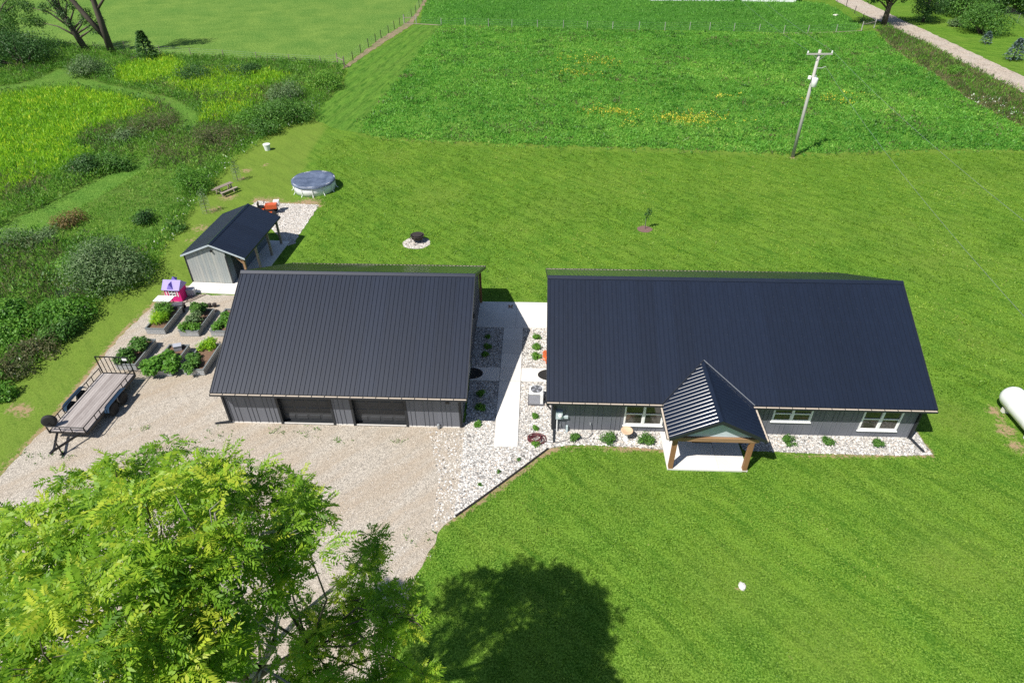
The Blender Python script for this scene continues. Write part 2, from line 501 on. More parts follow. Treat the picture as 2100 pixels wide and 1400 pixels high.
def winmat():
    m, nt, b, N, L = nodes('window_glass')
    b.inputs['Base Color'].default_value = (0.045, 0.042, 0.034, 1)
    b.inputs['Roughness'].default_value = 0.06; b.inputs['Specular IOR Level'].default_value = 0.9
    return m
M['pane'] = winmat()
def covermat():
    m, nt, b, N, L = nodes('pool_cover_sheet')
    tc = N.new('ShaderNodeTexCoord')
    n1 = noise(N, L, tc.outputs['Object'], 1.3, 5, 0.6, 0.6); n2 = noise(N, L, tc.outputs['Object'], 7, 4)
    c = mix(N, L, ramp(N, L, n1, [(0.3, 0), (0.7, 1)]), (0.05, 0.07, 0.12), (0.15, 0.185, 0.27))
    L.new(c, b.inputs['Base Color']); b.inputs['Roughness'].default_value = 0.45
    bump(N, L, b, mathn(N, L, 'ADD', n1, mathn(N, L, 'MULTIPLY', n2, .3)), 0.7, 0.15)
    return m
M['poolcover'] = covermat()
def stonemat():
    m, nt, b, N, L = nodes('river_stones')
    c = ramp(N, L, attr(N, 'tint'), [(0.0, (0.10, 0.095, 0.09)), (0.18, (0.26, 0.25, 0.24)), (0.40, (0.48, 0.44, 0.39)), (0.62, (0.62, 0.60, 0.57)), (0.88, (0.78, 0.76, 0.73)), (1.0, (0.46, 0.36, 0.27))])
    L.new(c, b.inputs['Base Color']); b.inputs['Roughness'].default_value = 0.8; b.inputs['Specular IOR Level'].default_value = 0.3
    return m
M['stones'] = stonemat()

# foliage colours (tint 0..1)
LM = {
 'walnut': leafmat('walnut_leaves', [(0, (0.06, 0.15, 0.014)), (0.4, (0.15, 0.315, 0.024)), (0.75, (0.31, 0.50, 0.037)), (1, (0.56, 0.63, 0.062))], 0.5, 0.45),
 'green': leafmat('green_leaves', [(0, (0.040, 0.121, 0.021)), (0.5, (0.086, 0.213, 0.032)), (1, (0.161, 0.310, 0.057))], 0.35),
 'bright': leafmat('bright_leaves', [(0, (0.06, 0.18, 0.02)), (0.5, (0.12, 0.30, 0.032)), (1, (0.22, 0.41, 0.055))], 0.4),
 'dark': leafmat('dark_leaves', [(0, (0.024, 0.075, 0.018)), (0.5, (0.050, 0.130, 0.028)), (1, (0.099, 0.204, 0.050))], 0.3),
 'silver': leafmat('silver_leaves', [(0, (0.059, 0.124, 0.041)), (0.5, (0.119, 0.205, 0.070)), (0.85, (0.194, 0.281, 0.119)), (1, (0.324, 0.400, 0.238))], 0.28),
 'yellow': leafmat('goldenrod', [(0, (0.151, 0.364, 0.030)), (0.45, (0.303, 0.576, 0.033)), (0.8, (0.515, 0.711, 0.039)), (1.0, (0.800, 0.800, 0.061))], 0.52),
 'brown': leafmat('brown_weeds', [(0, (0.079, 0.103, 0.043)), (0.5, (0.152, 0.176, 0.067)), (0.85, (0.242, 0.218, 0.109)), (1, (0.351, 0.266, 0.157))], 0.52),
 'rust': leafmat('rust_leaves', [(0, (0.10, 0.09, 0.03)), (0.5, (0.21, 0.15, 0.05)), (1, (0.30, 0.19, 0.07))], 0.3),
 'rough': leafmat('rough_grass', [(0, (0.082, 0.212, 0.027)), (0.4, (0.150, 0.342, 0.041)), (0.75, (0.246, 0.465, 0.061)), (0.93, (0.368, 0.505, 0.095)), (1, (0.573, 0.492, 0.205))], 0.52),
 'meadow': leafmat('meadow_blades', [(0, (0.074, 0.254, 0.029)), (0.35, (0.134, 0.376, 0.047)), (0.7, (0.227, 0.509, 0.067)), (0.95, (0.376, 0.602, 0.100)), (1, (0.561, 0.561, 0.187))], 0.52),
 'spruce': leafmat('blue_spruce_needles', [(0, (0.045, 0.085, 0.075)), (0.6, (0.10, 0.15, 0.14)), (1, (0.22, 0.28, 0.28))], 0.1),
 'flower': leafmat('yellow_flowers', [(0, (0.55, 0.47, 0.03)), (1, (0.80, 0.72, 0.10))], 0.3),
 'queen': leafmat('white_flowers', [(0, (0.50, 0.55, 0.40)), (1, (0.78, 0.78, 0.74))], 0.2),
 'lawnblade': leafmat('lawn_blades', [(0, (0.085, 0.19, 0.016)), (0.4, (0.19, 0.36, 0.03)), (0.8, (0.32, 0.48, 0.055)), (0.95, (0.36, 0.48, 0.09)), (1, (0.48, 0.43, 0.18))], 0.45),
}

# ---------------------------------------------------------------- ground and sheets
WILD_EDGE = [(-28.669,27.519), (-28.635,28.799), (-28.301,30.384), (-27.641,32.078), (-28.03,33.91), (-28.303,35.303), (-27.896,37.684), (-27.349,38.628), (-25.761,39.258), (-26.129,41.672), (-27.078,44.701), (-26.968,47.17), (-27.79,52.766), (-28.132,56.496), (-27.991,62.555), (-27.423,65.255), (-26.496,69.664), (-25.679,72.372), (-22.894,73.651), (-23.428,78.127), (-22.607,83.03), (-22.215,88.476), (-23.504,96.691)]
WILD = WILD_EDGE + [(-27.411,99.821), (-32.66,100.827), (-42.697,102.869), (-48.099,103.625), (-61.093,107.721), (-75.399,114.186), (-99.265,125.629), (-144.551,136.995), (-89.696,67.261), (-51.749,40.641), (-33.685,25.212)]
DRIVE_L = [(-26.104,14.292), (-25.353,18.781), (-24.637,21.131), (-24.584,22.992), (-24.318,24.452), (-24.283,26.977), (-24.366,29.781), (-24.362,32.443), (-23.957,35.246), (-23.673,37.193), (-23.621,38.255)]
DRIVE_R = [(-2.763,18.469), (-3.19,18.103), (-3.385,17.162), (-4.049,15.628), (-4.239,14.578), (-4.42,12.928), (-4.632,11.302), (-4.715,9.687), (-4.835,4.702)]
DRIVE = DRIVE_L + [(-22.432,38.495), (-21.847,37.353), (-18.2,37.18), (-13.842,29.069), (-9.193,25.706), (-4.399,24.899), (-1.305,24.499), (-1.195,20.247)] + DRIVE_R + [(-18.371,4.778)]
MEADOW = [(-12.209,126.291), (25.455,120.452), (45.326,117.443), (61.296,118.423), (58.917,106.838), (57.732,98.719), (57.409,91.326), (55.858,83.982), (55.417,79.666), (55.352,69.431), (57.741,61.748), (59.745,55.423), (58.424,53.815), (55.295,58.401), (51.477,63.212), (45.985,63.874), (39.376,63.461), (31.811,62.939), (26.972,63.038), (17.463,64.188), (7.665,65.229), (-4.951,66.788), (-12.809,68.143), (-15.552,69.581), (-16.532,72.664), (-16.141,78.897), (-14.967,91.845), (-14.017,107.21)]
PASTURE = [(-18.071,153.213), (-17.79,143.085), (-18.448,129.555), (-21.339,115.254), (-24.279,99.448), (-27.543,100.391), (-32.739,101.116), (-48.339,104.233), (-61.408,108.37), (-75.809,114.904), (-99.852,126.477), (-145.475,137.984), (-222.212,220.153), (-12.893,208.299)]
PADDOCK = [(-16.205,128.592), (-12.28,127.148), (25.602,121.241), (45.58,118.197), (58.38,119.302), (61.066,122.409), (62.57,130.131), (63.877,138.771), (63.545,145.168), (59.902,148.715), (79.553,203.064), (-22.517,208.844), (-17.241,153.177), (-17.175,140.973)]
STRIP = [(-23.164,97.76), (-16.893,126.886), (-12.209,126.291), (-14.017,107.21), (-14.967,91.845), (-16.141,78.897), (-16.532,72.664), (-15.552,69.581), (-18.504,70.59), (-22.338,74.324), (-23.097,78.685), (-22.035,89.166)]
SOILSTRIP = [(-23.908,96.971), (-23.365,96.687), (-20.362,113.091), (-17.471,127.336), (-17.368,140.981), (-17.448,153.186), (-19.541,181.07), (-20.266,181.106), (-18.175,153.217), (-18.063,142.046), (-18.593,130.005), (-21.455,115.984)]
PATH1 = [(-65.354,98.429), (-61.399,95.657), (-55.355,90.528), (-50.915,88.091), (-46.473,85.325), (-42.608,83.533), (-38.094,79.046), (-35.31,74.796), (-34.631,71.59), (-35.648,69.708), (-37.056,71.321), (-37.272,73.979), (-39.267,77.208), (-42.44,80.306), (-46.652,83.014), (-51.738,85.892), (-57.402,88.262), (-62.714,87.499), (-64.777,84.723), (-70.13,81.773), (-73.737,86.897), (-67.466,88.983), (-64.808,91.02), (-64.234,95.219)]
PATH2 = [(-35.84,63.642), (-34.945,62.042), (-34.989,59.783), (-36.146,54.149), (-37.298,49.557), (-37.547,47.17), (-38.356,45.276), (-39.89,41.875), (-41.505,39.152), (-43.527,41.929), (-42.2,45.336), (-41.495,47.838), (-40.561,50.261), (-39.524,53.585), (-38.048,58.404), (-36.808,61.693), (-36.733,63.66)]
ROAD = [(62.772,59.107), (63.229,69.256), (63.942,83.451), (64.967,99.07), (65.685,108.258), (66.242,117.103), (66.298,124.719), (66.457,131.829), (66.633,139.689), (67.093,147.835), (68.866,158.746), (72.299,176.503), (78.057,176.217), (73.018,152.288), (72.247,143.709), (71.778,136.441), (70.925,128.018), (70.771,120.847), (69.843,107.794), (68.645,90.035), (67.719,75.4), (66.789,63.996)]
VERGE = [(63.006,120.721), (65.946,123.057), (65.876,116.36), (65.346,107.61), (64.656,98.513), (63.676,83.033), (62.89,68.794), (62.574,58.866), (60.199,55.975), (58.026,62.138), (55.757,69.898), (55.757,80.054), (56.215,84.405), (57.669,91.567), (58.01,98.993), (59.066,106.834), (61.476,116.137)]
STONE1 = [HL(-4.7, 9.0), HL(0.02, 9.0), HL(0.02, 0.02), HL(5.6, 0.02)] + [(7.544,22.599), (6.065,22.781), (4.373,22.933), (2.784,22.983), (1.914,22.79), (1.612,22.593), (-0.738,20.301), (-2.679,18.521), (-2.526,21.473), (-2.483,24.151)]
STONE2 = [HL(9.3, 0.02), HL(18.02, 0.02), HL(18.05, 0.7), HL(18.66, 0.55)] + [(20.67,22.138), (19.395,22.086), (17.977,22.132), (15.382,22.256), (13.254,22.376), (11.485,22.526)]
SHEDGRAVEL = [(-16.419,51.475), (-17.753,51.792), (-20.525,51.939), (-22.034,52.463), (-22.376,50.518), (-19.094,47.043), (-17.129,44.154), (-16.709,44.54), (-16.72,46.328), (-16.494,49.209)]

def ground():
    xs = np.concatenate([-np.geomspace(1600, 82, 14), np.arange(-80, 80.1, 0.55), np.geomspace(82, 1600, 14)])
    ys = np.concatenate([-np.geomspace(900, 4, 14), np.arange(4.5, 165, 0.55), np.geomspace(167, 2500, 16)])
    X, Y = np.meshgrid(xs, ys)
    P = np.stack([X.ravel(), Y.ravel()], 1)
    nx, ny = len(xs), len(ys)
    v = np.concatenate([P, np.zeros((len(P), 1))], 1)
    i = np.arange(nx-1)[None, :]+np.arange(ny-1)[:, None]*nx
    f = np.stack([i, i+1, i+1+nx, i+nx], -1).reshape(-1, 4)
    me = np_mesh('lawn', v, f)
    soil = np.zeros(len(P)); dry = np.zeros(len(P))
    near = (np.abs(P[:, 0]) < 80) & (P[:, 1] > 4) & (P[:, 1] < 165)
    Q = P[near]; s = np.zeros(len(Q)); d = np.zeros(len(Q))
    for line, w, a in ((DRIVE_L, 0.6, 0.62), (DRIVE_R, 0.35, 0.50), (STONE1[3:12], 0.45, 0.66), (STONE2[2:], 0.4, 0.58), (SHEDGRAVEL[:4], 0.6, 0.7)):
        s = np.maximum(s, a*np.clip(1.3-seg_dist(Q, line)/w, 0, 1))
    for (x, y), r, a in (((-25.252, 59.352),1.0,.62),((-24.999, 57.46),.8,.62),((-24.877, 53.326),1.5,.58),((-25.141, 50.756),1.4,.54),((-24.983, 47.31),1.5,.54),((-23.827, 60.804),.8,.56),((-24.98, 45.308),.9,.54),
                         ((-17.507, 51.985),2.0,.60),((-20.7, 52.54),1.6,.56),((-22.075, 52.868),1.2,.56),((-26.819, 26.052),.9,.66),((-26.158, 25.698),.8,.66),((27.674, 61.57),.8,.62),((25.626, 25.252),.9,.62),((25.337, 23.859),.9,.66),((25.153, 22.654),.9,.66),
                         ((9.211, 14.941),.5,.5),((-25.785, 32.563),.4,.5),((-25.244, 35.263),.4,.5),((-23.721, 38.901),.6,.5),((-22.768, 23.484),.8,.5),((-24.033, 20.912),.7,.5),((8.867, 19.291),.3,.46),((5.889, 16.958),.35,.48),((4.92, 13.048),.6,.46),((9.989, 12.166),.5,.42),((3.871, 14.26),.3,.45)):
        s = np.maximum(s, a*np.clip(1.25-np.hypot(Q[:, 0]-x, Q[:, 1]-y)/r, 0, 1))
    left = WILD_EDGE + [(-20.71,82.983), (-20.543,65.818), (-18.755,51.613), (-19.885,40.181), (-22.602,38.241), (-23.691,37.626), (-23.957,35.246), (-24.413,29.873), (-24.318,24.452), (-24.637,21.131), (-25.607,20.479)]
    d[in_poly(Q, left)] = 0.75
    for (x, y), r, a in (((23.194, 24.605),2.2,.9),((28.439, 31.383),2.5,.5),((23.7, 34.617),3,.4),((-6.348, 53.409),4,.5),((4.249, 51.214),4,.4),((8.816, 15.076),3,.5),((5.66, 20.181),3,.35),((11.713, 12.429),3,.5),((18.285, 16.132),3,.4),((30.088, 40.839),4,.4),((-12.038, 62.894),3,.5),((25.094, 64.866),4,.6),((6.779, 22.674),2.5,.6)):
        d = np.maximum(d, a*np.clip(1-np.hypot(Q[:, 0]-x, Q[:, 1]-y)/r, 0, 1))
    d = np.maximum(d, 0.8*np.clip(1-seg_dist(Q, MEADOW[13:24])/1.6, 0, 1))
    soil[near] = s; dry[near] = d
    for nm, val in (('soil', soil), ('dry', dry)):
        a = me.attributes.new(nm, 'FLOAT', 'POINT'); a.data.foreach_set('value', val.astype(np.float32))
    o = link('lawn', me, M['lawn']); o['kind'] = 'structure'
ground()
sheet('pasture', ragged(PASTURE, 1.5, .12, 2), 0.004, M['pasture'])
sheet('paddock', ragged(PADDOCK, 1.5, .15, 3), 0.007, M['paddock'])
sheet('mown_strip', ragged(STRIP, 0.8, .18, 4), 0.0055, M['strip'])
sheet('meadow', ragged(MEADOW, 0.6, .4, 5), 0.010, M['meadow'])
sheet('scrub_ground', ragged(WILD, 0.6, .16, 6), 0.012, M['wild'])
sheet('mown_path', ragged(smooth_poly(PATH1), 0.6, .15, 7), 0.016, M['path'])
sheet('mown_path', ragged(smooth_poly(PATH2), 0.6, .15, 8), 0.016, M['path'])
sheet('soil_strip', ragged(SOILSTRIP, 0.7, .18, 9), 0.020, M['soilstrip'])
sheet('verge', ragged(VERGE, 0.8, .3, 10), 0.012, M['verge'])
sheet('dirt_road', ragged(smooth_poly(ROAD, 1), 0.8, .15, 11), 0.024, M['road'])
sheet('driveway', ragged(DRIVE, 0.35, .09, 12), 0.008, M['drive'])
sheet('shed_gravel', ragged(SHEDGRAVEL, 0.4, .12, 13), 0.012, M['shedgravel'])
sheet('stone_bed', ragged(STONE1, 0.35, .03, 14), 0.014, M['bedbase'])
sheet('stone_bed', ragged(STONE2, 0.35, .03, 15), 0.014, M['bedbase'])

# river stones lying in the beds
def stones(name, pts, size, z, parent_kind='stuff', squash=.6):
    n = len(pts)
    oct_v = np.array([(1,0,0),(.3,.95,0),(-.8,.6,0),(-.8,-.6,0),(.3,-.95,0),(.1,0,.8)])
    oct_v = oct_v+0
    sc = size*(0.55+0.9*rng.random(n)**1.6)
    ang = rng.random(n)*2*PI; c, s = np.cos(ang), np.sin(ang)
    el = 0.6+0.5*rng.random(n)
    lv = oct_v[None]*np.stack([sc, sc*el, sc*squash], 1)[:, None, :]
    lv = lv+rng.normal(0, .12, lv.shape)*sc[:, None, None]
    x = lv[..., 0]*c[:, None]-lv[..., 1]*s[:, None]; y = lv[..., 0]*s[:, None]+lv[..., 1]*c[:, None]
    v = np.stack([x+pts[:, :1], y+pts[:, 1:2], np.maximum(lv[..., 2], -.2*size)+z+.004], -1).reshape(-1, 3)
    fo = np.array([(0,1,5),(1,2,5),(2,3,5),(3,4,5),(4,0,5)])
    f = (fo[None]+np.arange(n)[:, None, None]*6).reshape(-1, 3)
    me = np_mesh(name, v, f, np.repeat(rng.random(n), 5), 3)
    o = link(name, me, M['stones']); o['kind'] = 'stuff'
    return o
def not_walk(P):
    """keep the points off the concrete"""
    c, s = math.cos(YAW), math.sin(YAW)
    a = P-np.array(HO); x = c*a[:, 0]+s*a[:, 1]; y = -s*a[:, 0]+c*a[:, 1]
    walk = (x > -2.95) & (x < -1.67) & (y > -1.32)
    cross = (y > 3.76) & (y < 5.0)
    edge = (x > -4.62)
    return P[~(walk | cross) & edge]
def off_porch(P):
    c, s = math.cos(YAW), math.sin(YAW)
    a = P-np.array(HO); x = c*a[:, 0]+s*a[:, 1]
    return P[(x < 5.5) | (x > 9.42)]
stones('river_stones', off_porch(not_walk(scatter_in(STONE1, 330))), 0.046, 0.014)
stones('river_stones', off_porch(scatter_in(STONE2, 330)), 0.042, 0.014)
stones('loose_gravel', scatter_in([(-20.442,27.426), (-16.614,27.383), (-14.591,24.64), (-2.674,23.975), (-2.683,18.575), (-4.35,14.536), (-6.88,14.557), (-8.564,21.533), (-15.829,22.57), (-23.158,22.644)], 20), 0.018, 0.008)
stones('river_stones', scatter_in([(-4.313,24.028), (-2.5,24.009), (-2.526,21.473), (-2.727,18.575), (-3.19,18.103), (-3.7,17.796), (-3.537,20.866)], 110), 0.042, 0.008)
stones('loose_gravel', scatter_in(SHEDGRAVEL, 120), 0.045, 0.012)

# ---------------------------------------------------------------- concrete
def slabs(name, base_rect, pieces, loc, rz, kind='structure', top=0.07, lift=0.0):
    """a poured path or pad: a bed with separate slabs cut by joints"""
    x0, x1, y0, y1 = base_rect
    b = MB().box(x0+.02, x1-.02, y0+.02, y1-.02, -.05, top-.03).build(name, M['concrete'])
    b.location = (loc[0], loc[1], lift); b.rotation_euler = (0, 0, rz); b['kind'] = kind
    for (a, c, d, e) in pieces:
        g = .012
        MB().box(a+g, c-g, d+g, e-g, top-.06, top).build('concrete_slab', M['concrete'], b)
    return b
ys = [-1.29+i*(5.08/4) for i in range(5)]+[4.97]+[4.97+i*(4.0/3) for i in range(1, 4)]
slabs('walkway', (-2.92, -1.70, -1.29, 8.97), [(-2.92, -1.70, a, b) for a, b in zip(ys[:-1], ys[1:]) if b-a > .05], HO, YAW)
slabs('side_walk', (-4.62, -2.92, 3.79, 4.97), [(-4.62, -2.92, 3.79, 4.97)], HO, YAW)
slabs('side_walk', (-1.70, -0.02, 3.79, 4.97), [(-1.70, -0.02, 3.79, 4.97)], HO, YAW)
slabs('patio', (-16.8, 0.6, 8.97, 11.9), [(-16.8, -14.2, 8.97, 11.9), (-14.2, -11.6, 8.97, 11.9), (-11.6, -9, 8.97, 11.9), (-9, -6.4, 8.97, 11.9), (-6.4, -4.7, 8.97, 11.9), (-4.7, -2.18, 8.97, 11.9), (-2.18, 0.6, 8.97, 11.9)], HO, YAW)
slabs('porch_slab', (5.52, 9.36, -2.55, 0), [(5.52, 6.05, -2.55, 0), (6.05, 8.0, -2.55, 0), (8.0, 9.36, -2.55, 0)], HO, YAW, top=.1)
SHO, SHR = (-22.314, 38.933), -0.093
slabs('shed_pad', (0.0, 4.6, -1.32, 6.4), [(0.0, 2.35, -1.32, -.02), (2.35, 4.6, -1.32, -.02), (2.96, 4.6, -.02, 2.1), (2.96, 4.6, 2.1, 4.2), (2.96, 4.6, 4.2, 6.4)], SHO, SHR)
e_pts = [(x, y, .03) for x, y in [(1.765,22.725), (0.668,21.662), (-0.511,20.536), (-1.732,19.39), (-2.597,18.601)]]
tag(MB().tube(e_pts, .05, 6).build('landscape_edging', M['mat_dark']), 'black edging strip between the white stones and the lawn', 'edging')

# ---------------------------------------------------------------- metal panels
def panel_mesh(w, L, n=4, h=.032, name='roof_panel', run=.012):
    """ribbed sheet: w across, L up the slope, n ribs"""
    p = [(0, 0)]
    s = w/n
    for i in range(n):
        c = (i+.5)*s
        p += [(c-.012-run, 0), (c-.012, h), (c+.012, h), (c+.012+run, 0)]
    p.append((w, 0))
    mb = MB()
    k = len(p)
    mb.v = [(x, 0, z) for x, z in p]+[(x, L, z) for x, z in p]+[(0, 0, -.012), (w, 0, -.012), (0, L, -.012), (w, L, -.012)]
    mb.f = [(i, i+1, k+i+1, k+i) for i in range(k-1)]
    b = 2*k
    mb.f += [(b, b+2, b+3, b+1), (0, k, b+2, b), (k-1, b+1, b+3, 2*k-1)]
    me = bpy.data.meshes.new(name); me.from_pydata(mb.v, [], mb.f); me.materials.append(M['roof'])
    return me

def gable_roof(parent, x0, x1, yf, zf, yr, zr, yb, zb, npan, gut=True, thick=.16):
    deck = MB().extr_x([(yf, zf-.02), (yr, zr-.02), (yb, zb-.02), (yb, zb-.02-thick), (yr, zr-.02-thick), (yf, zf-.02-thick)], x0+.03, x1-.03)
    roof = deck.build('roof', M['trim'], parent)
    w = (x1-x0)/npan
    for side in (0, 1):
        dy, dz = (yr-yf, zr-zf) if side == 0 else (yb-yr, zr-zb)
        Ls = math.hypot(dy, dz)-.03; an = math.atan2(dz, dy)
        me = panel_mesh(w-.004, Ls)
        for i in range(npan):
            o = bpy.data.objects.new('roof_panel', me); C.objects.link(o); o.parent = roof
            if side == 0:
                o.location = (x0+i*w, yf, zf); o.rotation_euler = (an, 0, 0)
            else:
                o.location = (x0+(i+1)*w, yb, zb); o.rotation_euler = (an, 0, PI)
    sl = (zr-zf)/(yr-yf); sb = (zr-zb)/(yb-yr); c = .17
    MB().extr_x([(yr-c, zr-c*sl+.035), (yr-.02, zr+.05), (yr+.02, zr+.05), (yr+c, zr-c*sb+.035), (yr+c, zr-c*sb+.02), (yr, zr+.025), (yr-c, zr-c*sl+.02)], x0-.02, x1+.02).build('ridge_cap', M['roof'], roof)
    for xx in (x0-.025, x1-.005):
        MB().extr_x([(yf, zf+.03), (yr, zr+.03), (yb, zb+.03), (yb, zb-.16), (yr, zr-.16), (yf, zf-.16)], xx, xx+.03).build('rake_trim', M['trim'], roof)
    if gut:
        for y, z, s in ((yf, zf, -1), (yb, zb, 1)):
            gutter(parent, x0, x1, y, z, s)
    return roof

def gutter(parent, x0, x1, y, z, s):
    g = MB()
    a, b = (y-.13, y-.01) if s < 0 else (y+.01, y+.13)
    g.box(x0, x1, a, b, z-.13, z-.12); g.box(x0, x1, a-.004, a+.004, z-.128, z-.022); g.box(x0, x1, b-.004, b+.004, z-.128, z-.022)
    g.box(x0, x0+.006, a+.005, b-.005, z-.119, z-.024); g.box(x1-.006, x1, a+.005, b-.005, z-.119, z-.024)
    k = int((x1-x0)/.61)
    for i in range(1, k): g.box(x0+i*(x1-x0)/k-.012, x0+i*(x1-x0)/k+.012, a+.005, b-.005, z-.045, z-.03)
    gu = g.build('gutter', M['trim'], parent)
    li = MB(); li.box(x0+.01, x1-.01, a+.006, b-.006, z-.118, z-.052)
    li.build('gutter_lining', M['gutterin'], gu)

def siding_piece(parent, m, x0, x1, z0, ztop, mat, rib=.2286, h=.03, name='siding_panel'):
    """ribbed wall sheet in the local xz plane, facing -y; ztop(x) gives its upper edge"""
    xs = [(x0, 0)]
    k0 = int(math.ceil((x0+.04)/rib))
    i = k0
    while i*rib < x1-.04:
        c = i*rib
        xs += [(c-.026, 0), (c-.010, -h), (c+.010, -h), (c+.026, 0)]
        i += 1
    xs.append((x1, 0))
    v = []; f = []
    for x, y in xs: v += [(x, y, z0), (x, y, ztop(x))]
    n = len(xs)
    for i in range(n-1): f.append((2*i, 2*i+2, 2*i+3, 2*i+1))
    b = len(v)
    v += [(x0, .02, z0), (x1, .02, z0), (x1, .02, ztop(x1)), (x0, .02, ztop(x0))]
    f += [(b, b+3, b+2, b+1), (0, 1, b+3, b), (2*n-2, b+1, b+2, 2*n-1)]
    me = bpy.data.meshes.new(name)
    me.from_pydata([tuple(m @ Vector(q)) for q in v], [], f)
    return link(name, me, mat, parent)

def clad(parent, m, length, ztop, openings, mat, z0=.1, step=.9144, peak=None, foot=True):
    """one wall clad in sheets; m places it, openings are (x0,x1,z0,z1)"""
    w = MB()
    w.box(0, length, .022, .12, -.02, z0 if foot else .02, m)
    for a, b in ((0, .09), (length-.09, length)):
        w.box(a, b, -.032, .02, z0-.02, min(ztop(a), ztop(b))-.02, m)
    wall = w.build('wall', M['trim'], parent)
    if foot:
        MB().box(0, length, .0, .0215, -.02, z0-.002, m).build('foundation', M['concrete'], wall)
    cuts = {0.09, length-.09}
    x = step
    while x < length-.12: cuts.add(round(x, 4)); x += step
    for o in openings: cuts |= {o[0], o[1]}
    if peak: cuts.add(peak)
    cuts = sorted(cuts)
    cuts = [c for i, c in enumerate(cuts) if i == 0 or c-cuts[i-1] > .02]
    for a, b in zip(cuts[:-1], cuts[1:]):
        mid = (a+b)/2
        ops = sorted([o for o in openings if o[0] <= mid <= o[1]], key=lambda o: o[2])
        z = z0
        for o in ops:
            if o[2]-z > .03: siding_piece(wall, m, a+.001, b-.001, z, (lambda x, t=o[2]: t), mat)
            z = o[3]
        siding_piece(wall, m, a+.001, b-.001, z, ztop, mat)
    return wall

def window(parent, x0, x1, z0, z1, label=None):
    w = thing('window', None, None); w.parent = parent
    f = MB(); t = .075
    for a, b, c, d in ((x0, x1, z0, z0+t), (x0, x1, z1-t, z1), (x0, x0+t, z0+t, z1-t), (x1-t, x1, z0+t, z1-t)):
        f.box(a, b, -.05, .06, c, d)
    mid = (x0+x1)/2
    f.box(mid-.06, mid+.06, -.045, .055, z0+t, z1-t)
    f.build('frame', M['white'], w)
    zm = (z0+z1)/2
    for a, b in ((x0+t, mid-.06), (mid+.06, x1-t)):
        s = MB(); s.box(a, b, -.02, .03, zm-.03, zm+.03)
        s.box(a, a+.03, -.015, .03, z0+t, zm-.03); s.box(b-.03, b, -.015, .03, z0+t, zm-.03); s.box(a+.03, b-.03, -.015, .03, z0+t, z0+t+.035)
        s.build('sash', M['white'], w)
        MB().box(a+.001, b-.001, .005, .012, z0+t+.001, zm-.031).build('pane', M['pane'], w)
        MB().box(a+.001, b-.001, .025, .032, zm+.031, z1-t-.001).build('pane', M['pane'], w)
    MB().box(x0-.04, x1+.04, -.09, -.02, z0-.045, z0-.003).build('sill', M['white'], w)
    return w

def downspout(parent, x, y, ztop, dirx=0, diry=-1, L=.9):
    d = MB()
    d.box(x-.045, x+.045, y-.09, y-.01, .14, ztop)
    d.bar((x, y-.05, .17), (x+dirx*L, y-.05+diry*L, .06), .085, .07)
    return d.build('downspout', M['trim'], parent)

# ---------------------------------------------------------------- garage
GW, EZ, OV, RY, RZ = 12.19, 2.55, 0.55, 5.80, 5.77
g = thing('garage', 'dark roofed grey metal garage with two black doors facing the gravel', 'garage', HL(-16.84, 0, 0), YAW)
gd = [(2.78, 5.56), (6.60, 9.38)]
sl = (RZ-EZ)/(RY+OV)
def under_f(y): return EZ+(min(y, 2*RY-y)+OV)*sl-.19
GB = 11.35                                # rear wall; the roof runs on over an open rear porch
I = Matrix.Identity(4)
clad(g, I, GW, lambda x: under_f(0), [(a, b, 0, 2.2) for a, b in gd], M['siding'])
clad(g, Matrix.Translation((GW, 0, 0)) @ Matrix.Rotation(PI/2, 4, 'Z'), GB, lambda y: under_f(y), [(3.9, 4.85, .1, 2.13)], M['siding'], peak=RY)
clad(g, Matrix.Translation((0, GB, 0)) @ Matrix.Rotation(-PI/2, 4, 'Z'), GB, lambda y: under_f(GB-y), [], M['siding'], peak=GB-RY)
clad(g, Matrix.Translation((GW, GB, 0)) @ Matrix.Rotation(PI, 4, 'Z'), GW, lambda x: under_f(GB), [], M['siding'])
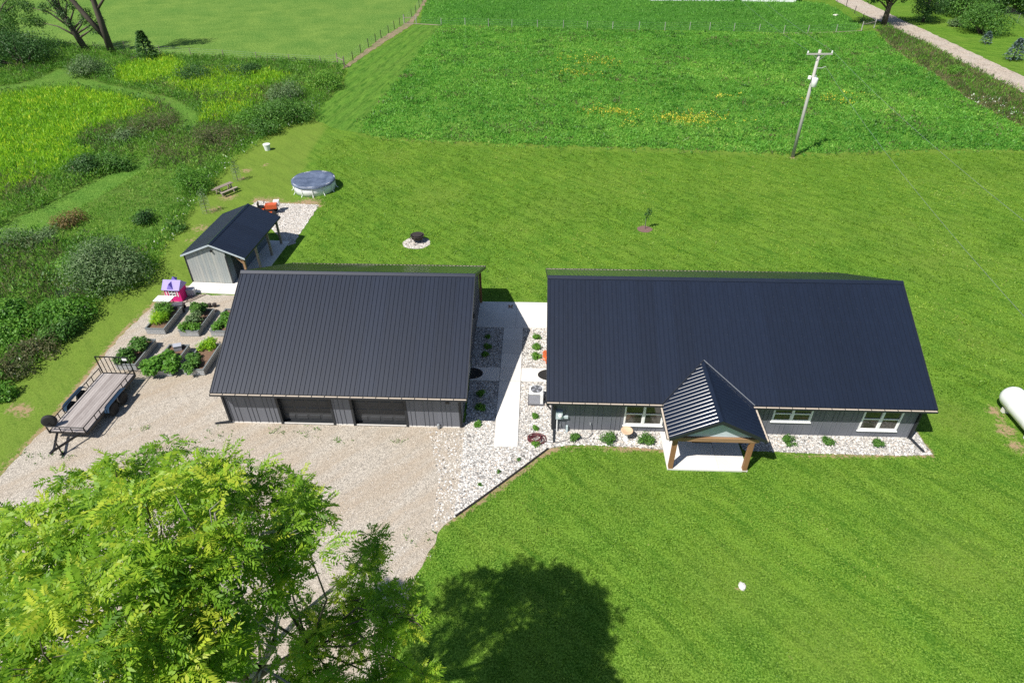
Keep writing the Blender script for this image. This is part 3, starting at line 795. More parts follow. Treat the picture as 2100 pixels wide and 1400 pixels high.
# side door towards the walkway
sd = MB().box(GW-.03, GW+.01, 3.93, 4.82, .1, 2.1).build('side_door', M['white'], g)
MB().box(GW+.005, GW+.03, 4.05, 4.70, 1.25, 1.95).build('pane', M['pane'], sd)
MB().lathe([(.03, 0), (.03, .05)], 8, (0, 0, 0), Matrix.Translation((GW+.011, 4.74, 1.05)) @ Matrix.Rotation(PI/2, 4, 'Y')).build('handle', M['galv'], sd)
MB().box(GW+.03, GW+.12, 7.2, 7.35, 1.95, 2.2).build('wall_lamp', M['black'], g)
for a, b in gd:
    D = thing('garage_door', None, None); D.parent = g
    rec = .26
    f = MB()
    f.box(a-.05, a+.07, -.035, rec, .0, 2.2); f.box(b-.07, b+.05, -.035, rec, .0, 2.2); f.box(a+.07, b-.07, -.035, rec, 2.1, 2.25)
    f.build('door_frame', M['trim'], D)
    MB().box(a+.07, b-.07, -.02, rec+.1, -.02, .02).build('door_threshold', M['trim'], D)
    n = 4; w0 = (b-a-.14)
    for k in range(4):
        z0, z1 = .03+k*.518, .03+(k+1)*.518-.006
        sec = MB().box(a+.072, b-.072, rec, rec+.04, z0, z1).build('door_section', M['gdoor'], D)
        for i in range(n):
            p0 = a+.07+w0*(i/n)+.06; p1 = a+.07+w0*((i+1)/n)-.06
            q = MB()
            q.quad((p0, rec-.001, z0+.09), (p1, rec-.001, z0+.09), (p1-.03, rec-.022, z0+.13), (p0+.03, rec-.022, z0+.13))
            q.quad((p1, rec-.001, z0+.09), (p1, rec-.001, z1-.09), (p1-.03, rec-.022, z1-.13), (p1-.03, rec-.022, z0+.13))
            q.quad((p1, rec-.001, z1-.09), (p0, rec-.001, z1-.09), (p0+.03, rec-.022, z1-.13), (p1-.03, rec-.022, z1-.13))
            q.quad((p0, rec-.001, z1-.09), (p0, rec-.001, z0+.09), (p0+.03, rec-.022, z0+.13), (p0+.03, rec-.022, z1-.13))
            q.quad((p0+.03, rec-.022, z0+.13), (p1-.03, rec-.022, z0+.13), (p1-.03, rec-.022, z1-.13), (p0+.03, rec-.022, z1-.13))
            q.build('raised_panel', M['gdoor'], D)
gable_roof(g, -.15, GW+.42, -OV, EZ, RY, RZ, 2*RY+OV+.1, EZ, 14)
downspout(g, .06, -.02, EZ-.1, -1, -.1, .8)
for xx in (.1, GW/2, GW+.08):
    MB().box(xx-.075, xx+.075, 11.72, 11.87, .07, under_f(11.6)+.1).build('rear_post', M['post'], g)
MB().box(0, GW+.15, 11.7, 11.9, under_f(11.6)-.14, under_f(11.6)+.06).build('rear_beam', M['beam'], g)
vent = MB().lathe([(.06, 0), (.075, .12), (.075, .3), (.05, .34)], 10, (11.0, -.1, 0)).build('vent_pipe', M['galv'], g)
MB().box(5.95, 6.2, -.10, -.02, 2.3, 2.42).build('flood_light', M['black'], g)
MB().box(11.55, 11.75, -.62, -.56, 2.2, 2.3).build('eave_camera', M['black'], g)

# ---------------------------------------------------------------- house
HW, HD = 18.05, 2*RY
h = thing('house', 'long dark roofed grey metal house with a gabled front porch', 'house', HL(0, 0, 0), YAW)
wins = [(3.62, 5.58, .52, 2.02), (10.93, 12.85, 1.02, 2.02), (15.32, 17.22, .56, 2.02)]
HEZ, HRZ = 2.49, 5.74
hs = (HRZ-HEZ)/(RY+OV)
def under_h(y): return HEZ+(min(y, HD-y)+OV)*hs-.19
clad(h, I, HW, lambda x: under_h(0), wins+[(7.0, 8.0, .1, 2.15)], M['siding'])
clad(h, Matrix.Translation((HW, 0, 0)) @ Matrix.Rotation(PI/2, 4, 'Z'), HD, lambda y: under_h(y), [], M['siding'], peak=RY)
clad(h, Matrix.Translation((0, HD, 0)) @ Matrix.Rotation(-PI/2, 4, 'Z'), HD, lambda y: under_h(HD-y), [(HD-4.85, HD-3.9, .1, 2.15)], M['siding'], peak=RY)
clad(h, Matrix.Translation((HW, HD, 0)) @ Matrix.Rotation(PI, 4, 'Z'), HW, lambda x: under_h(0), [(4, 6, .5, 2.02), (9, 11.4, .1, 2.1), (14, 15.8, .9, 2.02)], M['siding'])
for q in ((4, 6, .5, 2.02), (9, 11.4, .1, 2.1), (14, 15.8, .9, 2.02)):
    bw = window(h, *q); bw.location = (HW, HD, 0); bw.rotation_euler = (0, 0, PI)
for q in wins: window(h, *q)
fd = MB().box(7.03, 7.97, -.01, .04, .1, 2.13).build('front_door', M['black'], h)
MB().box(7.2, 7.8, -.018, -.011, 1.1, 1.95).build('pane', M['pane'], fd)
sd = MB().box(-.01, .04, 3.93, 4.82, .1, 2.13).build('side_door', M['white'], h)
MB().box(-.018, -.011, 4.1, 4.65, 1.1, 1.95).build('pane', M['pane'], sd)
gable_roof(h, -.32, HW+.24, -OV, HEZ, RY, HRZ, HD+OV, HEZ, 20)
downspout(h, .1, -.02, HEZ-.1, 0, -1, .85)
downspout(h, HW-.02, -.02, HEZ-.1, .35, -.95, .95)
# porch
pc, pe, pyf, pez = 7.48, 2.20, -2.80, 2.42
prz = pez+pe*.51
P = thing('porch', None, None); P.parent = h
me = None
for s in (-1, 1):
    Ls = math.hypot(pe, prz-pez)-.02; an = math.atan2(prz-pez, pe)
    n = 5; wd = (1.95-pyf)/n
    if me is None: me = panel_mesh(wd-.003, Ls, 4, .014, run=.021)
    for i in range(n):
        o = bpy.data.objects.new('porch_roof_panel', me); C.objects.link(o); o.parent = P
        if s < 0:
            o.location = (pc-pe, pyf+(i+1)*wd, pez); o.rotation_euler = (an, 0, -PI/2)
        else:
            o.location = (pc+pe, pyf+i*wd, pez); o.rotation_euler = (an, 0, PI/2)
d = MB(); n0 = [(pc-pe+.02, pez-.03), (pc, prz-.03), (pc+pe-.02, pez-.03), (pc+pe-.02, pez-.15), (pc, prz-.15), (pc-pe+.02, pez-.15)]
b = len(d.v); k = len(n0)
d.v += [(x, pyf+.02, z) for x, z in n0]+[(x, .3, z) for x, z in n0]
d.f += [tuple(range(k)), tuple(range(2*k-1, k-1, -1))]+[(i, k+i, k+(i+1) % k, (i+1) % k) for i in range(k)]
d.build('porch_roof_deck', M['trim'], P)
d = MB()
for s in (-1, 1):
    x1 = pc+s*pe
    d.quad((x1, pyf-.01, pez+.03), (pc, pyf-.01, prz+.03), (pc, pyf-.01, prz-.17), (x1, pyf-.01, pez-.17))
    d.quad((x1, pyf-.04, pez+.03), (pc, pyf-.04, prz+.03), (pc, pyf-.01, prz+.03), (x1, pyf-.01, pez+.03))
    d.quad((x1, pyf-.04, pez+.03), (pc, pyf-.04, prz+.03), (pc, pyf-.04, prz-.17), (x1, pyf-.04, pez-.17))
    d.quad((x1, pyf-.04, pez-.17), (pc, pyf-.04, prz-.17), (pc, pyf-.01, prz-.17), (x1, pyf-.01, pez-.17))
d.build('rake_trim', M['trim'], P)
c = .15
d = MB(); q = [(pc-c, prz-c*.51+.035), (pc, prz+.045), (pc+c, prz-c*.51+.035), (pc+c, prz-c*.51+.02), (pc, prz+.03), (pc-c, prz-c*.51+.02)]
d.v = [(x, pyf-.05, z) for x, z in q]+[(x, 1.9, z) for x, z in q]; k = 6
d.f = [tuple(range(k)), tuple(range(2*k-1, k-1, -1))]+[(i, k+i, k+(i+1) % k, (i+1) % k) for i in range(k)]
d.build('ridge_cap', M['roof'], P)
for s in (-1, 1):                          # valley flashings and eave gutters of the porch
    x1 = pc+s*pe
    ya = (pez-HEZ)/hs-OV; yb = (prz-HEZ)/hs-OV
    MB().bar((x1, -OV-.02, HEZ+.04), (pc, yb+.03, prz+.05), .03, .02).build('valley_flashing', M['galv'] if s > 0 else M['trim'], P)
    gx = x1+s*.06
    gq = MB(); gq.box(gx-.05, gx+.05, pyf, -OV-.15, pez-.12, pez-.11); gq.box(gx-.055, gx-.048, pyf, -OV-.15, pez-.118, pez-.03); gq.box(gx+.048, gx+.055, pyf, -OV-.15, pez-.118, pez-.03)
    go = gq.build('gutter', M['trim'], P)
    MB().box(gx-.045, gx+.045, pyf+.01, -OV-.16, pez-.108, pez-.05).build('gutter_lining', M['gutterin'], P)
zb = 2.20                                 # gable boards above the beam
for i in range(7):
    z0 = zb+.02+i*.15; z1 = z0+.142
    w0 = (prz-.2-z0)/.51; w1 = (prz-.2-z1)/.51
    w0 = min(w0, 1.95); w1 = max(min(w1, 1.95), .02)
    if w0 < .06: break
    q = MB(); y = -2.42
    q.v = [(pc-w0, y-.012, z0), (pc+w0, y-.012, z0), (pc+w1, y, z1), (pc-w1, y, z1), (pc-w0, y+.02, z0), (pc+w0, y+.02, z0), (pc+w1, y+.02, z1), (pc-w1, y+.02, z1)]
    q.f = [(0, 1, 2, 3), (7, 6, 5, 4), (0, 4, 5, 1), (3, 2, 6, 7), (0, 3, 7, 4), (1, 5, 6, 2)]
    q.build('gable_board', M['gable'], P)
MB().box(pc-2.0, pc+2.0, -2.55, -2.33, zb-.22, zb).build('beam', M['beam'], P)
for xx in (5.68, 9.2):
    MB().box(xx-.1, xx+.1, -2.53, -2.33, .0, zb-.22).build('post', M['post'], P)
# electric meter, conduits and tap on the front wall
mt = MB().box(.18, .52, -.17, -.02, .95, 1.42).box(.52, .80, -.13, -.02, .95, 1.10).build('meter_box', M['meter'], h)
MB().lathe([(.085, 0), (.085, .1), (.05, .13)], 14, (0, 0, 0), Matrix.Translation((.40, -.17, 1.22)) @ Matrix.Rotation(PI/2, 4, 'X')).build('meter_dial', M['white'], mt)
MB().tube([(.26, -.09, .0), (.26, -.09, .95)], .035, 8).build('conduit', M['white'], mt)
MB().box(.72, .82, -.14, -.03, .02, .42).build('cable_box', M['meter'], h)
MB().tube([(.42, -.05, .5), (.42, -.1, .5), (.42, -.12, .42)], .025, 6).build('hose_bib', M['galv'], h)
tp = MB().tube([(1.95, -.02, .62), (1.95, -.10, .62), (1.95, -.13, .56)], .028, 8).build('garden_tap', M['galv'], h)

# ---------------------------------------------------------------- shed
s = thing('shed', 'pale board shed with dark metal roof and open side porch', 'shed', (SHO[0], SHO[1], 0), SHR)
SW, SLN = 2.94, 6.1
srx, szz, szl, szr, srr = 2.10, 3.14, 2.245, 2.19, 4.38
def sh_top(x): return (szl+(x+.144)*(szz-szl)/(srx+.144) if x < srx else szz-(x-srx)*(szz-szr)/(srr-srx))-.08
def boards(parent, m, length, top, mat, w=.20):
    wall = MB().box(0, length, .03, .06, .0, min(top(0), top(length))-.02, m).build('wall', M['trim'], parent)
    n = round(length/w); w = length/n
    for i in range(n):
        x0, x1 = i*w+.004, (i+1)*w-.004
        q = MB()
        q.v = [tuple(m @ Vector(t)) for t in ((x0,0,.06),(x1,0,.06),(x1,0,top(x1)),(x0,0,top(x0)),(x0,.03,.06),(x1,.03,.06),(x1,.03,top(x1)),(x0,.03,top(x0)))]
        q.f = [(0,1,2,3),(7,6,5,4),(0,4,5,1),(3,2,6,7),(0,3,7,4),(1,5,6,2)]
        q.build('board', mat, wall)
    return wall
boards(s, I, SW-.0, sh_top, M['shed_siding'])
boards(s, Matrix.Translation((SW, 0, 0)) @ Matrix.Rotation(PI/2, 4, 'Z'), SLN-.06, lambda y: sh_top(SW), M['shed_side'], .4)
boards(s, Matrix.Translation((0, SLN-.06, 0)) @ Matrix.Rotation(-PI/2, 4, 'Z'), SLN-.06, lambda y: sh_top(0), M['shed_side'], .4)
boards(s, Matrix.Translation((SW, SLN-.06, 0)) @ Matrix.Rotation(PI, 4, 'Z'), SW, lambda x: sh_top(SW-x), M['shed_side'], .4)
for x0, x1 in ((-.03, .06), (SW-.05, SW+.04)):
    MB().box(x0, x1, -.03, .0, .05, 2.2).build('corner_trim', M['trim'], s)
MB().box(SW+.01, SW+.05, .7, 1.6, .08, 2.0).build('shed_door', M['trim'], s)
MB().box(2.02, 2.14, -.14, -.02, 2.55, 2.66).build('gable_lamp', M['black'], s)
deck = MB(); dd = [(-.144, szl-.02), (srx, szz-.02), (srr, szr-.02), (srr, szr-.10), (srx, szz-.10), (-.144, szl-.10)]
k = len(dd); deck.v = [(x, -.18, z) for x, z in dd]+[(x, SLN+.13, z) for x, z in dd]
deck.f = [tuple(range(k)), tuple(range(2*k-1, k-1, -1))]+[(i, k+i, k+(i+1) % k, (i+1) % k) for i in range(k)]
rf = deck.build('roof', M['trim'], s)
n = 7; wd = (SLN+.31)/n
for side in (-1, 1):
    dx, dz = (srx+.144, szz-szl) if side < 0 else (srr-srx, szz-szr)
    me = panel_mesh(wd-.003, math.hypot(dx, dz), 4)
    an = math.atan2(dz, dx)
    for i in range(n):
        o = bpy.data.objects.new('roof_panel', me); C.objects.link(o); o.parent = rf
        if side < 0: o.location = (-.144, -.18+(i+1)*wd, szl); o.rotation_euler = (an, 0, -PI/2)
        else: o.location = (srr, -.18+i*wd, szr); o.rotation_euler = (an, 0, PI/2)
d = MB(); c = .13; q = [(srx-c, szz-c*.4+.035), (srx, szz+.05), (srx+c, szz-c*.4+.035), (srx+c, szz-c*.4+.02), (srx, szz+.03), (srx-c, szz-c*.4+.02)]
d.v = [(x, -.2, z) for x, z in q]+[(x, SLN+.15, z) for x, z in q]; k = 6
d.f = [tuple(range(k)), tuple(range(2*k-1, k-1, -1))]+[(i, k+i, k+(i+1) % k, (i+1) % k) for i in range(k)]
d.build('ridge_cap', M['roof'], rf)
for yy in (-.2, SLN+.13):
    d = MB()
    for a, b in (((-.144, szl), (srx, szz)), ((srx, szz), (srr, szr))):
        d.v += [(a[0], yy, a[1]+.02), (b[0], yy, b[1]+.02), (b[0], yy, b[1]-.1), (a[0], yy, a[1]-.1), (a[0], yy+.02, a[1]+.02), (b[0], yy+.02, b[1]+.02), (b[0], yy+.02, b[1]-.1), (a[0], yy+.02, a[1]-.1)]
        e = len(d.v)-8
        d.f += [tuple(e+i for i in t) for t in ((0,1,2,3),(7,6,5,4),(0,4,5,1),(3,2,6,7),(0,3,7,4),(1,5,6,2))]
    d.build('rake_trim', M['gable'] if yy < 0 else M['trim'], rf)
for yy in (.1, 2.05, 4.1, 5.95):
    p = MB().box(4.02, 4.16, yy-.07, yy+.07, .07, 2.12).build('porch_post', M['oldwood'] if yy > 1 else M['beam'], s)
    MB().bar((4.09, yy+.02, 1.6), (3.55, yy+.02, 2.2), .09).build('brace', M['beam'], p)
MB().box(4.03, 4.17, -.12, SLN+.08, 2.05, 2.17).build('porch_beam', M['oldwood'], s)

# ---------------------------------------------------------------- trailer
T = thing('utility_trailer', 'black twin axle utility trailer with weathered plank deck and raised ramp gate', 'trailer', (-22.50, 23.56, 0), R_(-3.9))
# local: x across (-.98 .. .98), y 0 front .. 4.62 rear
TW, TL, TZ = .975, 4.66, .56
f = MB()
for x in (-TW, TW): f.box(x-.04, x+.04, 0, TL, TZ-.12, TZ-.005)
for i in range(7): f.box(-TW+.04, TW-.04, .02+i*.76, .07+i*.76, TZ-.11, TZ-.03)
f.build('chassis', M['black'], T)
npl = 12
for i in range(npl):
    x0 = -TW+.045+i*(2*TW-.09)/npl
    MB().box(x0+.004, x0+(2*TW-.09)/npl-.004, .06, TL-.02, TZ-.025, TZ+.018).build('plank', M['deck'], T)
for sx in (-1, 1):
    r = MB(); x = sx*TW
    r.tube([(x, .0, TZ+.36), (x, TL-.0, TZ+.36)], .028, 6)
    for y in (.03, .95, 1.35, 3.45, 3.9, TL-.03): r.tube([(x, y, TZ-.02), (x, y, TZ+.36)], .024, 6)
    r.build('side_rail', M['black'], T)
r = MB(); r.tube([(-TW, 0, TZ+.36), (TW, 0, TZ+.36)], .028, 6)
for x in (-TW, -.3, .3, TW): r.tube([(x, 0, TZ-.02), (x, 0, TZ+.36)], .024, 6)
r.build('front_rail', M['black'], T)
tg = MB()
for a, b in (((-.36, 0), (0, -1.15)), ((.36, 0), (0, -1.15))): tg.bar((a[0]*1.6, a[1], TZ-.08), (b[0], b[1], TZ-.1), .08, .1)
tg.box(-.05, .05, -1.4, -1.05, TZ-.12, TZ-.02)
tg.build('tongue', M['black'], T)
jk = MB(); jk.tube([(.12, -.95, .03), (.12, -.95, .95)], .035, 8); jk.box(.02, .22, -1.05, -.85, .0, .03); jk.tube([(.12, -.95, .9), (.3, -.95, .9)], .015, 6)
jk.build('jack', M['black'], T)
gt = MB(); gy, gz = TL+.06, TZ-.02
tilt = -.02
def gp_(x, z): return (x, gy+(z)*tilt, gz+z)
gh = 1.18
for a, b in (((-TW+.04, 0), (-TW+.04, gh)), ((TW-.04, 0), (TW-.04, gh)), ((-TW+.04, gh), (TW-.04, gh)), ((-TW+.04, 0), (TW-.04, 0))):
    gt.bar(gp_(*a), gp_(*b), .05)
gt.build('ramp_gate', M['black'], T)
for i in range(1, 7):
    x = -TW+.04+i*(2*TW-.08)/7
    MB().bar(gp_(x, .02), gp_(x, gh-.02), .03).build('gate_bar', M['black'], T)
MB().box(TW-.38, TW-.12, gy-.05, gy-.04, gz+gh-.2, gz+gh-.05).build('plate', M['white'], T)
def wheel(parent, m, r=.35, w=.2):
    t = MB().lathe([(r*.60, -w/2), (r*.90, -w/2), (r, -w*.32), (r, w*.32), (r*.90, w/2), (r*.60, w/2)], 22, (0, 0, 0), m).build('tyre', M['rubber'], parent, True)
    rim = MB().lathe([(r*.6, -w*.3), (r*.6, w*.22), (r*.48, w*.30), (r*.42, w*.12), (r*.18, w*.2), (.02, w*.3)], 18, (0, 0, 0), m).build('rim', M['black'], t)
    for k in range(5):
        a = 2*PI*k/5
        mm = m @ Matrix.Translation((r*.28*math.cos(a), r*.28*math.sin(a), w*.18))
        MB().lathe([(.028, 0), (.028, .03)], 6, (0, 0, 0), mm).build('lug', M['galv'], t)
    return t
for sx in (-1, 1):
    for yy in (2.03, 2.92):
        wheel(T, Matrix.Translation((sx*(TW+.17), yy, .35)) @ Matrix.Rotation(sx*PI/2, 4, 'Y'))
    fe = MB(); x0, x1 = sorted((sx*(TW+.05), sx*(TW+.30)))
    prof = [(1.55, .52), (1.68, .76), (1.85, .80), (3.10, .80), (3.28, .76), (3.42, .52)]
    for (y0, z0), (y1, z1) in zip(prof[:-1], prof[1:]):
        fe.v += [(x0, y0, z0), (x1, y0, z0), (x1, y1, z1), (x0, y1, z1), (x0, y0, z0-.02), (x1, y0, z0-.02), (x1, y1, z1-.02), (x0, y1, z1-.02)]
        e = len(fe.v)-8
        fe.f += [tuple(e+i for i in t) for t in ((0,1,2,3),(7,6,5,4),(0,4,5,1),(3,2,6,7),(0,3,7,4),(1,5,6,2))]
    fe.build('fender', M['fender'], T)
sp = wheel(T, Matrix.Translation((-TW-.02, .34, TZ+.42)) @ Matrix.Rotation(R_(24), 4, 'Z') @ Matrix.Rotation(PI/2, 4, 'X'), .35, .2)
MB().box(-TW-.06, -TW+.04, .40, .48, TZ, TZ+.45).build('spare_bracket', M['black'], T)

# ---------------------------------------------------------------- raised beds
def raised_bed(x, y, label, w=1.2, d=2.45, hgt=.42):
    b = thing('raised_bed', label, 'raised bed', HL(x, y, 0), YAW, 'raised garden beds on the gravel')
    for (x0, x1, y0, y1) in ((0, w, 0, .05), (0, w, d-.05, d), (0, .05, .05, d-.05), (w-.05, w, .05, d-.05)):
        m = MB()
        m.box(x0, x1, y0, y1, 0, hgt)
        sd = m.build('side', M['galv'] if y1-y0 < .1 else M['bedwood'], b)
        r = MB()
        for k in range(3):
            z = .08+k*.12
            if y1-y0 < .1: r.box(x0+.03, x1-.03, y0-.015 if y0 < .1 else y1, y0 if y0 < .1 else y1+.015, z, z+.05)
            else: r.box(x0-.015 if x0 < .1 else x1, x0 if x0 < .1 else x1+.015, y0+.03, y1-.03, z, z+.05)
        r.build('corrugation', M['galv'], sd)
    rim = MB()
    for (x0, x1, y0, y1) in ((-.03, w+.03, -.03, .06), (-.03, w+.03, d-.06, d+.03), (-.03, .06, .06, d-.06), (w-.06, w+.03, .06, d-.06)):
        rim.box(x0, x1, y0, y1, hgt, hgt+.035)
    rim.build('rim', M['bedwood'], b)
    MB().box(.05, w-.05, .05, d-.05, .02, hgt-.10).build('soil', M['soil'], b)
    return b
BEDS = {'A': (-25.15, 7.62), 'B': (-22.95, 7.45), 'C': (-21.0, 7.5), 'D': (-25.15, 4.08), 'E': (-22.85, 3.6), 'F': (-21.0, 3.75)}
raised_bed(*BEDS['A'], 'raised bed full of feathery green plants behind the leftmost bed')
raised_bed(*BEDS['B'], 'raised bed with tall tomato plants and bare dark soil at right')
raised_bed(*BEDS['C'], 'raised bed of low lettuce tight beside the garage wall')
raised_bed(*BEDS['D'], 'raised bed with two leafy plants right behind the trailer gate')
raised_bed(*BEDS['E'], 'raised bed overgrown with squash leaves and holding a grey bin')
raised_bed(*BEDS['F'], 'raised bed with trailing vines and a yellow plant by the garage')
ex, ey = BEDS['E']
bn = MB().box(.0, .42, .0, .34, 0, .30).build('plastic_bin', M['greyplastic']); bn.location = HL(ex+.55, ey+1.85, .36); bn.rotation_euler = (0, .1, YAW+.5)
tag(bn, 'grey plastic bin resting in the squash bed', 'bin')
MB().box(-.02, .44, -.02, .36, .30, .34).build('lid', M['greyplastic'], bn)

# ---------------------------------------------------------------- playhouse, table and clutter
ph = thing('playhouse', 'pink plastic playhouse with lilac roof by the shed pad', 'playhouse', (-23.10, 36.55, 0), -.08)
w, d, hh = 1.05, .85, .95
for (x0, x1, y0, y1) in ((0, .06, 0, d), (w-.06, w, 0, d), (0.06, .24, 0, .06), (.80, w-.06, 0, .06), (.06, w-.06, d-.06, d)):
    MB().box(x0, x1, y0, y1, 0, hh).build('wall', M['pink'], ph)
MB().box(.24, .80, 0, .06, 0, .38).build('wall', M['pink'], ph)
MB().box(.24, .80, 0, .06, .86, hh).build('wall', M['pink'], ph)
wn_ = MB()
for a, b, c_, e_ in ((.28, .76, .42, .46), (.28, .76, .80, .84), (.28, .32, .46, .80), (.72, .76, .46, .80), (.50, .54, .46, .80), (.32, .72, .61, .65)):
    wn_.box(a, b, -.01, .05, c_, e_)
wn_.build('window', M['white'], ph)
for xx in (.1, .86): MB().box(xx, xx+.07, -.02, -.002, .40, .82).build('shutter', M['white'], ph)
rr = MB(); z0, z1 = hh+.002, hh+.48
rr.v = [(-.08, -.1, z0), (w+.08, -.1, z0), (w+.08, d/2, z1), (-.08, d/2, z1), (w+.08, d+.1, z0), (-.08, d+.1, z0), (-.08, -.1, z0-.04), (w+.08, -.1, z0-.04), (w+.08, d+.1, z0-.04), (-.08, d+.1, z0-.04)]
rr.f = [(0, 1, 2, 3), (3, 2, 4, 5), (0, 6, 7, 1), (5, 4, 8, 9), (0, 3, 5, 9, 6), (1, 7, 8, 4, 2), (6, 9, 8, 7)]
rf = rr.build('roof', M['lilac'], ph)
q = MB(); q.v = [(.3, -.07, z0+.05), (.72, -.07, z0+.05), (.51, -.05, z0+.42), (.51, d/2-.02, z0+.42)]
q.f = [(0, 1, 2), (0, 2, 3), (1, 3, 2)]; q.build('dormer', M['purple'], rf)
q = MB(); q.v = [(.45, d/2, z1-.06), (.85, d/2, z1-.06), (.65, d/2+.02, z1+.26), (.65, d+.02, z1-.06)]
q.f = [(0, 1, 2), (0, 2, 3), (1, 3, 2)]; q.build('gable_peak', M['purple'], rf)
g1 = MB(); g1.v = [(w-.03, .05, hh), (w-.03, d-.05, hh), (w-.03, d/2, z1-.04), (w-.06, .05, hh), (w-.06, d-.05, hh), (w-.06, d/2, z1-.04)]
g1.f = [(0, 1, 2), (5, 4, 3), (0, 3, 4, 1), (1, 4, 5, 2), (2, 5, 3, 0)]; g1.build('gable_wall', M['pink'], ph)
tb = thing('folding_table', 'small white table in front of the pink playhouse', 'table', (-22.75, 35.75, 0), -.1)
MB().box(-.62, .50, -.34, .34, .68, .72).build('table_top', M['white'], tb)
for x, y in ((-.5, -.25), (.38, -.25), (-.5, .25), (.38, .25)):
    MB().tube([(x, y, 0), (x*.9, y, .68)], .02, 6).build('leg', M['black'], tb)
st = MB().box(0, .5, 0, .36, 0, .42).build('storage_tote', M['greyplastic']); st.location = (-21.95, 37.05, .07); st.rotation_euler = (0, 0, .2)
tag(st, 'grey storage tote beside the pink playhouse', 'tote')
MB().box(-.02, .52, -.02, .38, .42, .46).build('lid', M['greyplastic'], st)
for k, (x, y, a, L) in enumerate(((-21.75, 36.35, .9, 1.1), (-21.55, 36.38, .9, 1.2))):
    p = MB().box(0, L, 0, .09, 0, .05).build('lumber_plank', M['oldwood']); p.location = (x, y, .012); p.rotation_euler = (0, 0, a)
    tag(p, ['grey plank on the gravel nearest the playhouse wall', 'grey plank on the gravel farther from the playhouse wall'][k], 'plank')
cr = thing('garden_cart', 'dark wheeled garden cart behind the feathery raised bed', 'cart', (-21.85, 35.35, 0), .3)
MB().box(-.35, .35, -.25, .25, .25, .55).build('tray', M['fan'], cr)
for x, y in ((-.3, -.28), (.3, -.28), (-.3, .28), (.3, .28)):
    MB().lathe([(.14, -.04), (.14, .04)], 14, (0, 0, 0), Matrix.Translation((x, y, .14)) @ Matrix.Rotation(PI/2, 4, 'X')).build('wheel', M['rubber'], cr)
MB().tube([(.35, 0, .35), (.75, 0, .75), (.75, -.15, .75)], .02, 6).build('handle', M['black'], cr)
wl = MB().box(0, 1.15, 0, .2, 0, .10).build('timber_beam', M['oldwood']); wl.location = (-20.5, 35.25, .012); wl.rotation_euler = (0, 0, -.05)
tag(wl, 'long grey timber lying behind the tomato bed', 'timber')
for k in range(3):
    pt = MB().lathe([(.10, 0), (.14, .22), (.15, .24)], 12).build('plant_pot', M['iron']); pt.location = (-20.3+k*.33, 35.75+.03*k, .012)
    tag(pt, ['dark pot behind the tomato bed, leftmost of three', 'dark pot behind the tomato bed, middle of three', 'dark pot behind the tomato bed, rightmost of three'][k], 'pot', 'dark pots behind the tomato bed')

# ---------------------------------------------------------------- pool, fire pit, sapling bed, tank, rock
pl = thing('swimming_pool', 'round white above ground pool with blue grey cover', 'pool', (-17.62, 54.95, 0))
R0, ph_ = 1.80, .90
MB().lathe([(R0-.05, .0), (R0, .02), (R0+.03, ph_*.5), (R0, ph_), (R0-.06, ph_), (R0-.07, .2)], 40).build('pool_wall', M['poolwall'], pl, True)
for k in range(12):
    a = 2*PI*(k+.3)/12
    MB().tube([((R0+.22)*math.cos(a), (R0+.22)*math.sin(a), 0), ((R0+.06)*math.cos(a), (R0+.06)*math.sin(a), .2), ((R0+.05)*math.cos(a), (R0+.05)*math.sin(a), ph_-.05)], .03, 6).build('upright', M['white'], pl)
MB().tube([((R0+.04)*math.cos(2*PI*k/40), (R0+.04)*math.sin(2*PI*k/40), ph_) for k in range(41)], .055, 8).build('top_rail', M['white'], pl)
cv = MB(); nr, na = 9, 48
for i in range(nr+1):
    for j in range(na):
        a = 2*PI*j/na; r = (R0+.10)*i/nr
        z = ph_+.07-.17*(1-(i/nr)**2)+.018*math.sin(7*a+i)*(i/nr)+.03*math.sin(3*a)*(i/nr)*(1-i/nr)
        cv.v.append((r*math.cos(a), r*math.sin(a), z))
for i in range(nr):
    for j in range(na):
        cv.f.append((i*na+j, i*na+(j+1) % na, (i+1)*na+(j+1) % na, (i+1)*na+j))
b0 = len(cv.v)
for j in range(na):
    a = 2*PI*j/na; cv.v.append(((R0+.12)*math.cos(a), (R0+.12)*math.sin(a), ph_-.13-.025*math.sin(9*a)))
for j in range(na): cv.f.append((nr*na+j, nr*na+(j+1) % na, b0+(j+1) % na, b0+j))
cv.build('pool_cover', M['poolcover'], pl, True)

sheet('fire_pit_gravel', ragged([(-7.30+1.05*math.cos(2*PI*k/30), 44.52+.98*math.sin(2*PI*k/30)) for k in range(30)], .4, .05, 21), .012, M['shedgravel'])
stones('fire_pit_stones', np.array([(-7.30+r*math.cos(a), 44.52+.95*r*math.sin(a)) for r, a in zip(1.0*np.sqrt(rng.random(420)), rng.random(420)*2*PI)]), .05, .012)
fp = thing('fire_pit', 'round black iron fire pit on a ring of white gravel', 'fire pit', (-7.22, 44.75, .012))
MB().lathe([(.34, .22), (.46, .30), (.50, .52), (.53, .54), (.53, .57), (.47, .57), (.43, .34), (.30, .26)], 24).build('bowl', M['iron'], fp, True)
MB().lathe([(.0, .58), (.40, .585), (.40, .60), (.01, .62)], 20).build('grate', M['iron'], fp)
for k in range(6):
    a = 2*PI*k/6+.3; c_, s_ = math.cos(a), math.sin(a)
    MB().tube([(c_*.50, s_*.50, .55), (c_*.60, s_*.60, .40), (c_*.48, s_*.48, .18), (c_*.66, s_*.66, .02), (c_*.72, s_*.72, .08)], .022, 6).build('leg', M['iron'], fp)

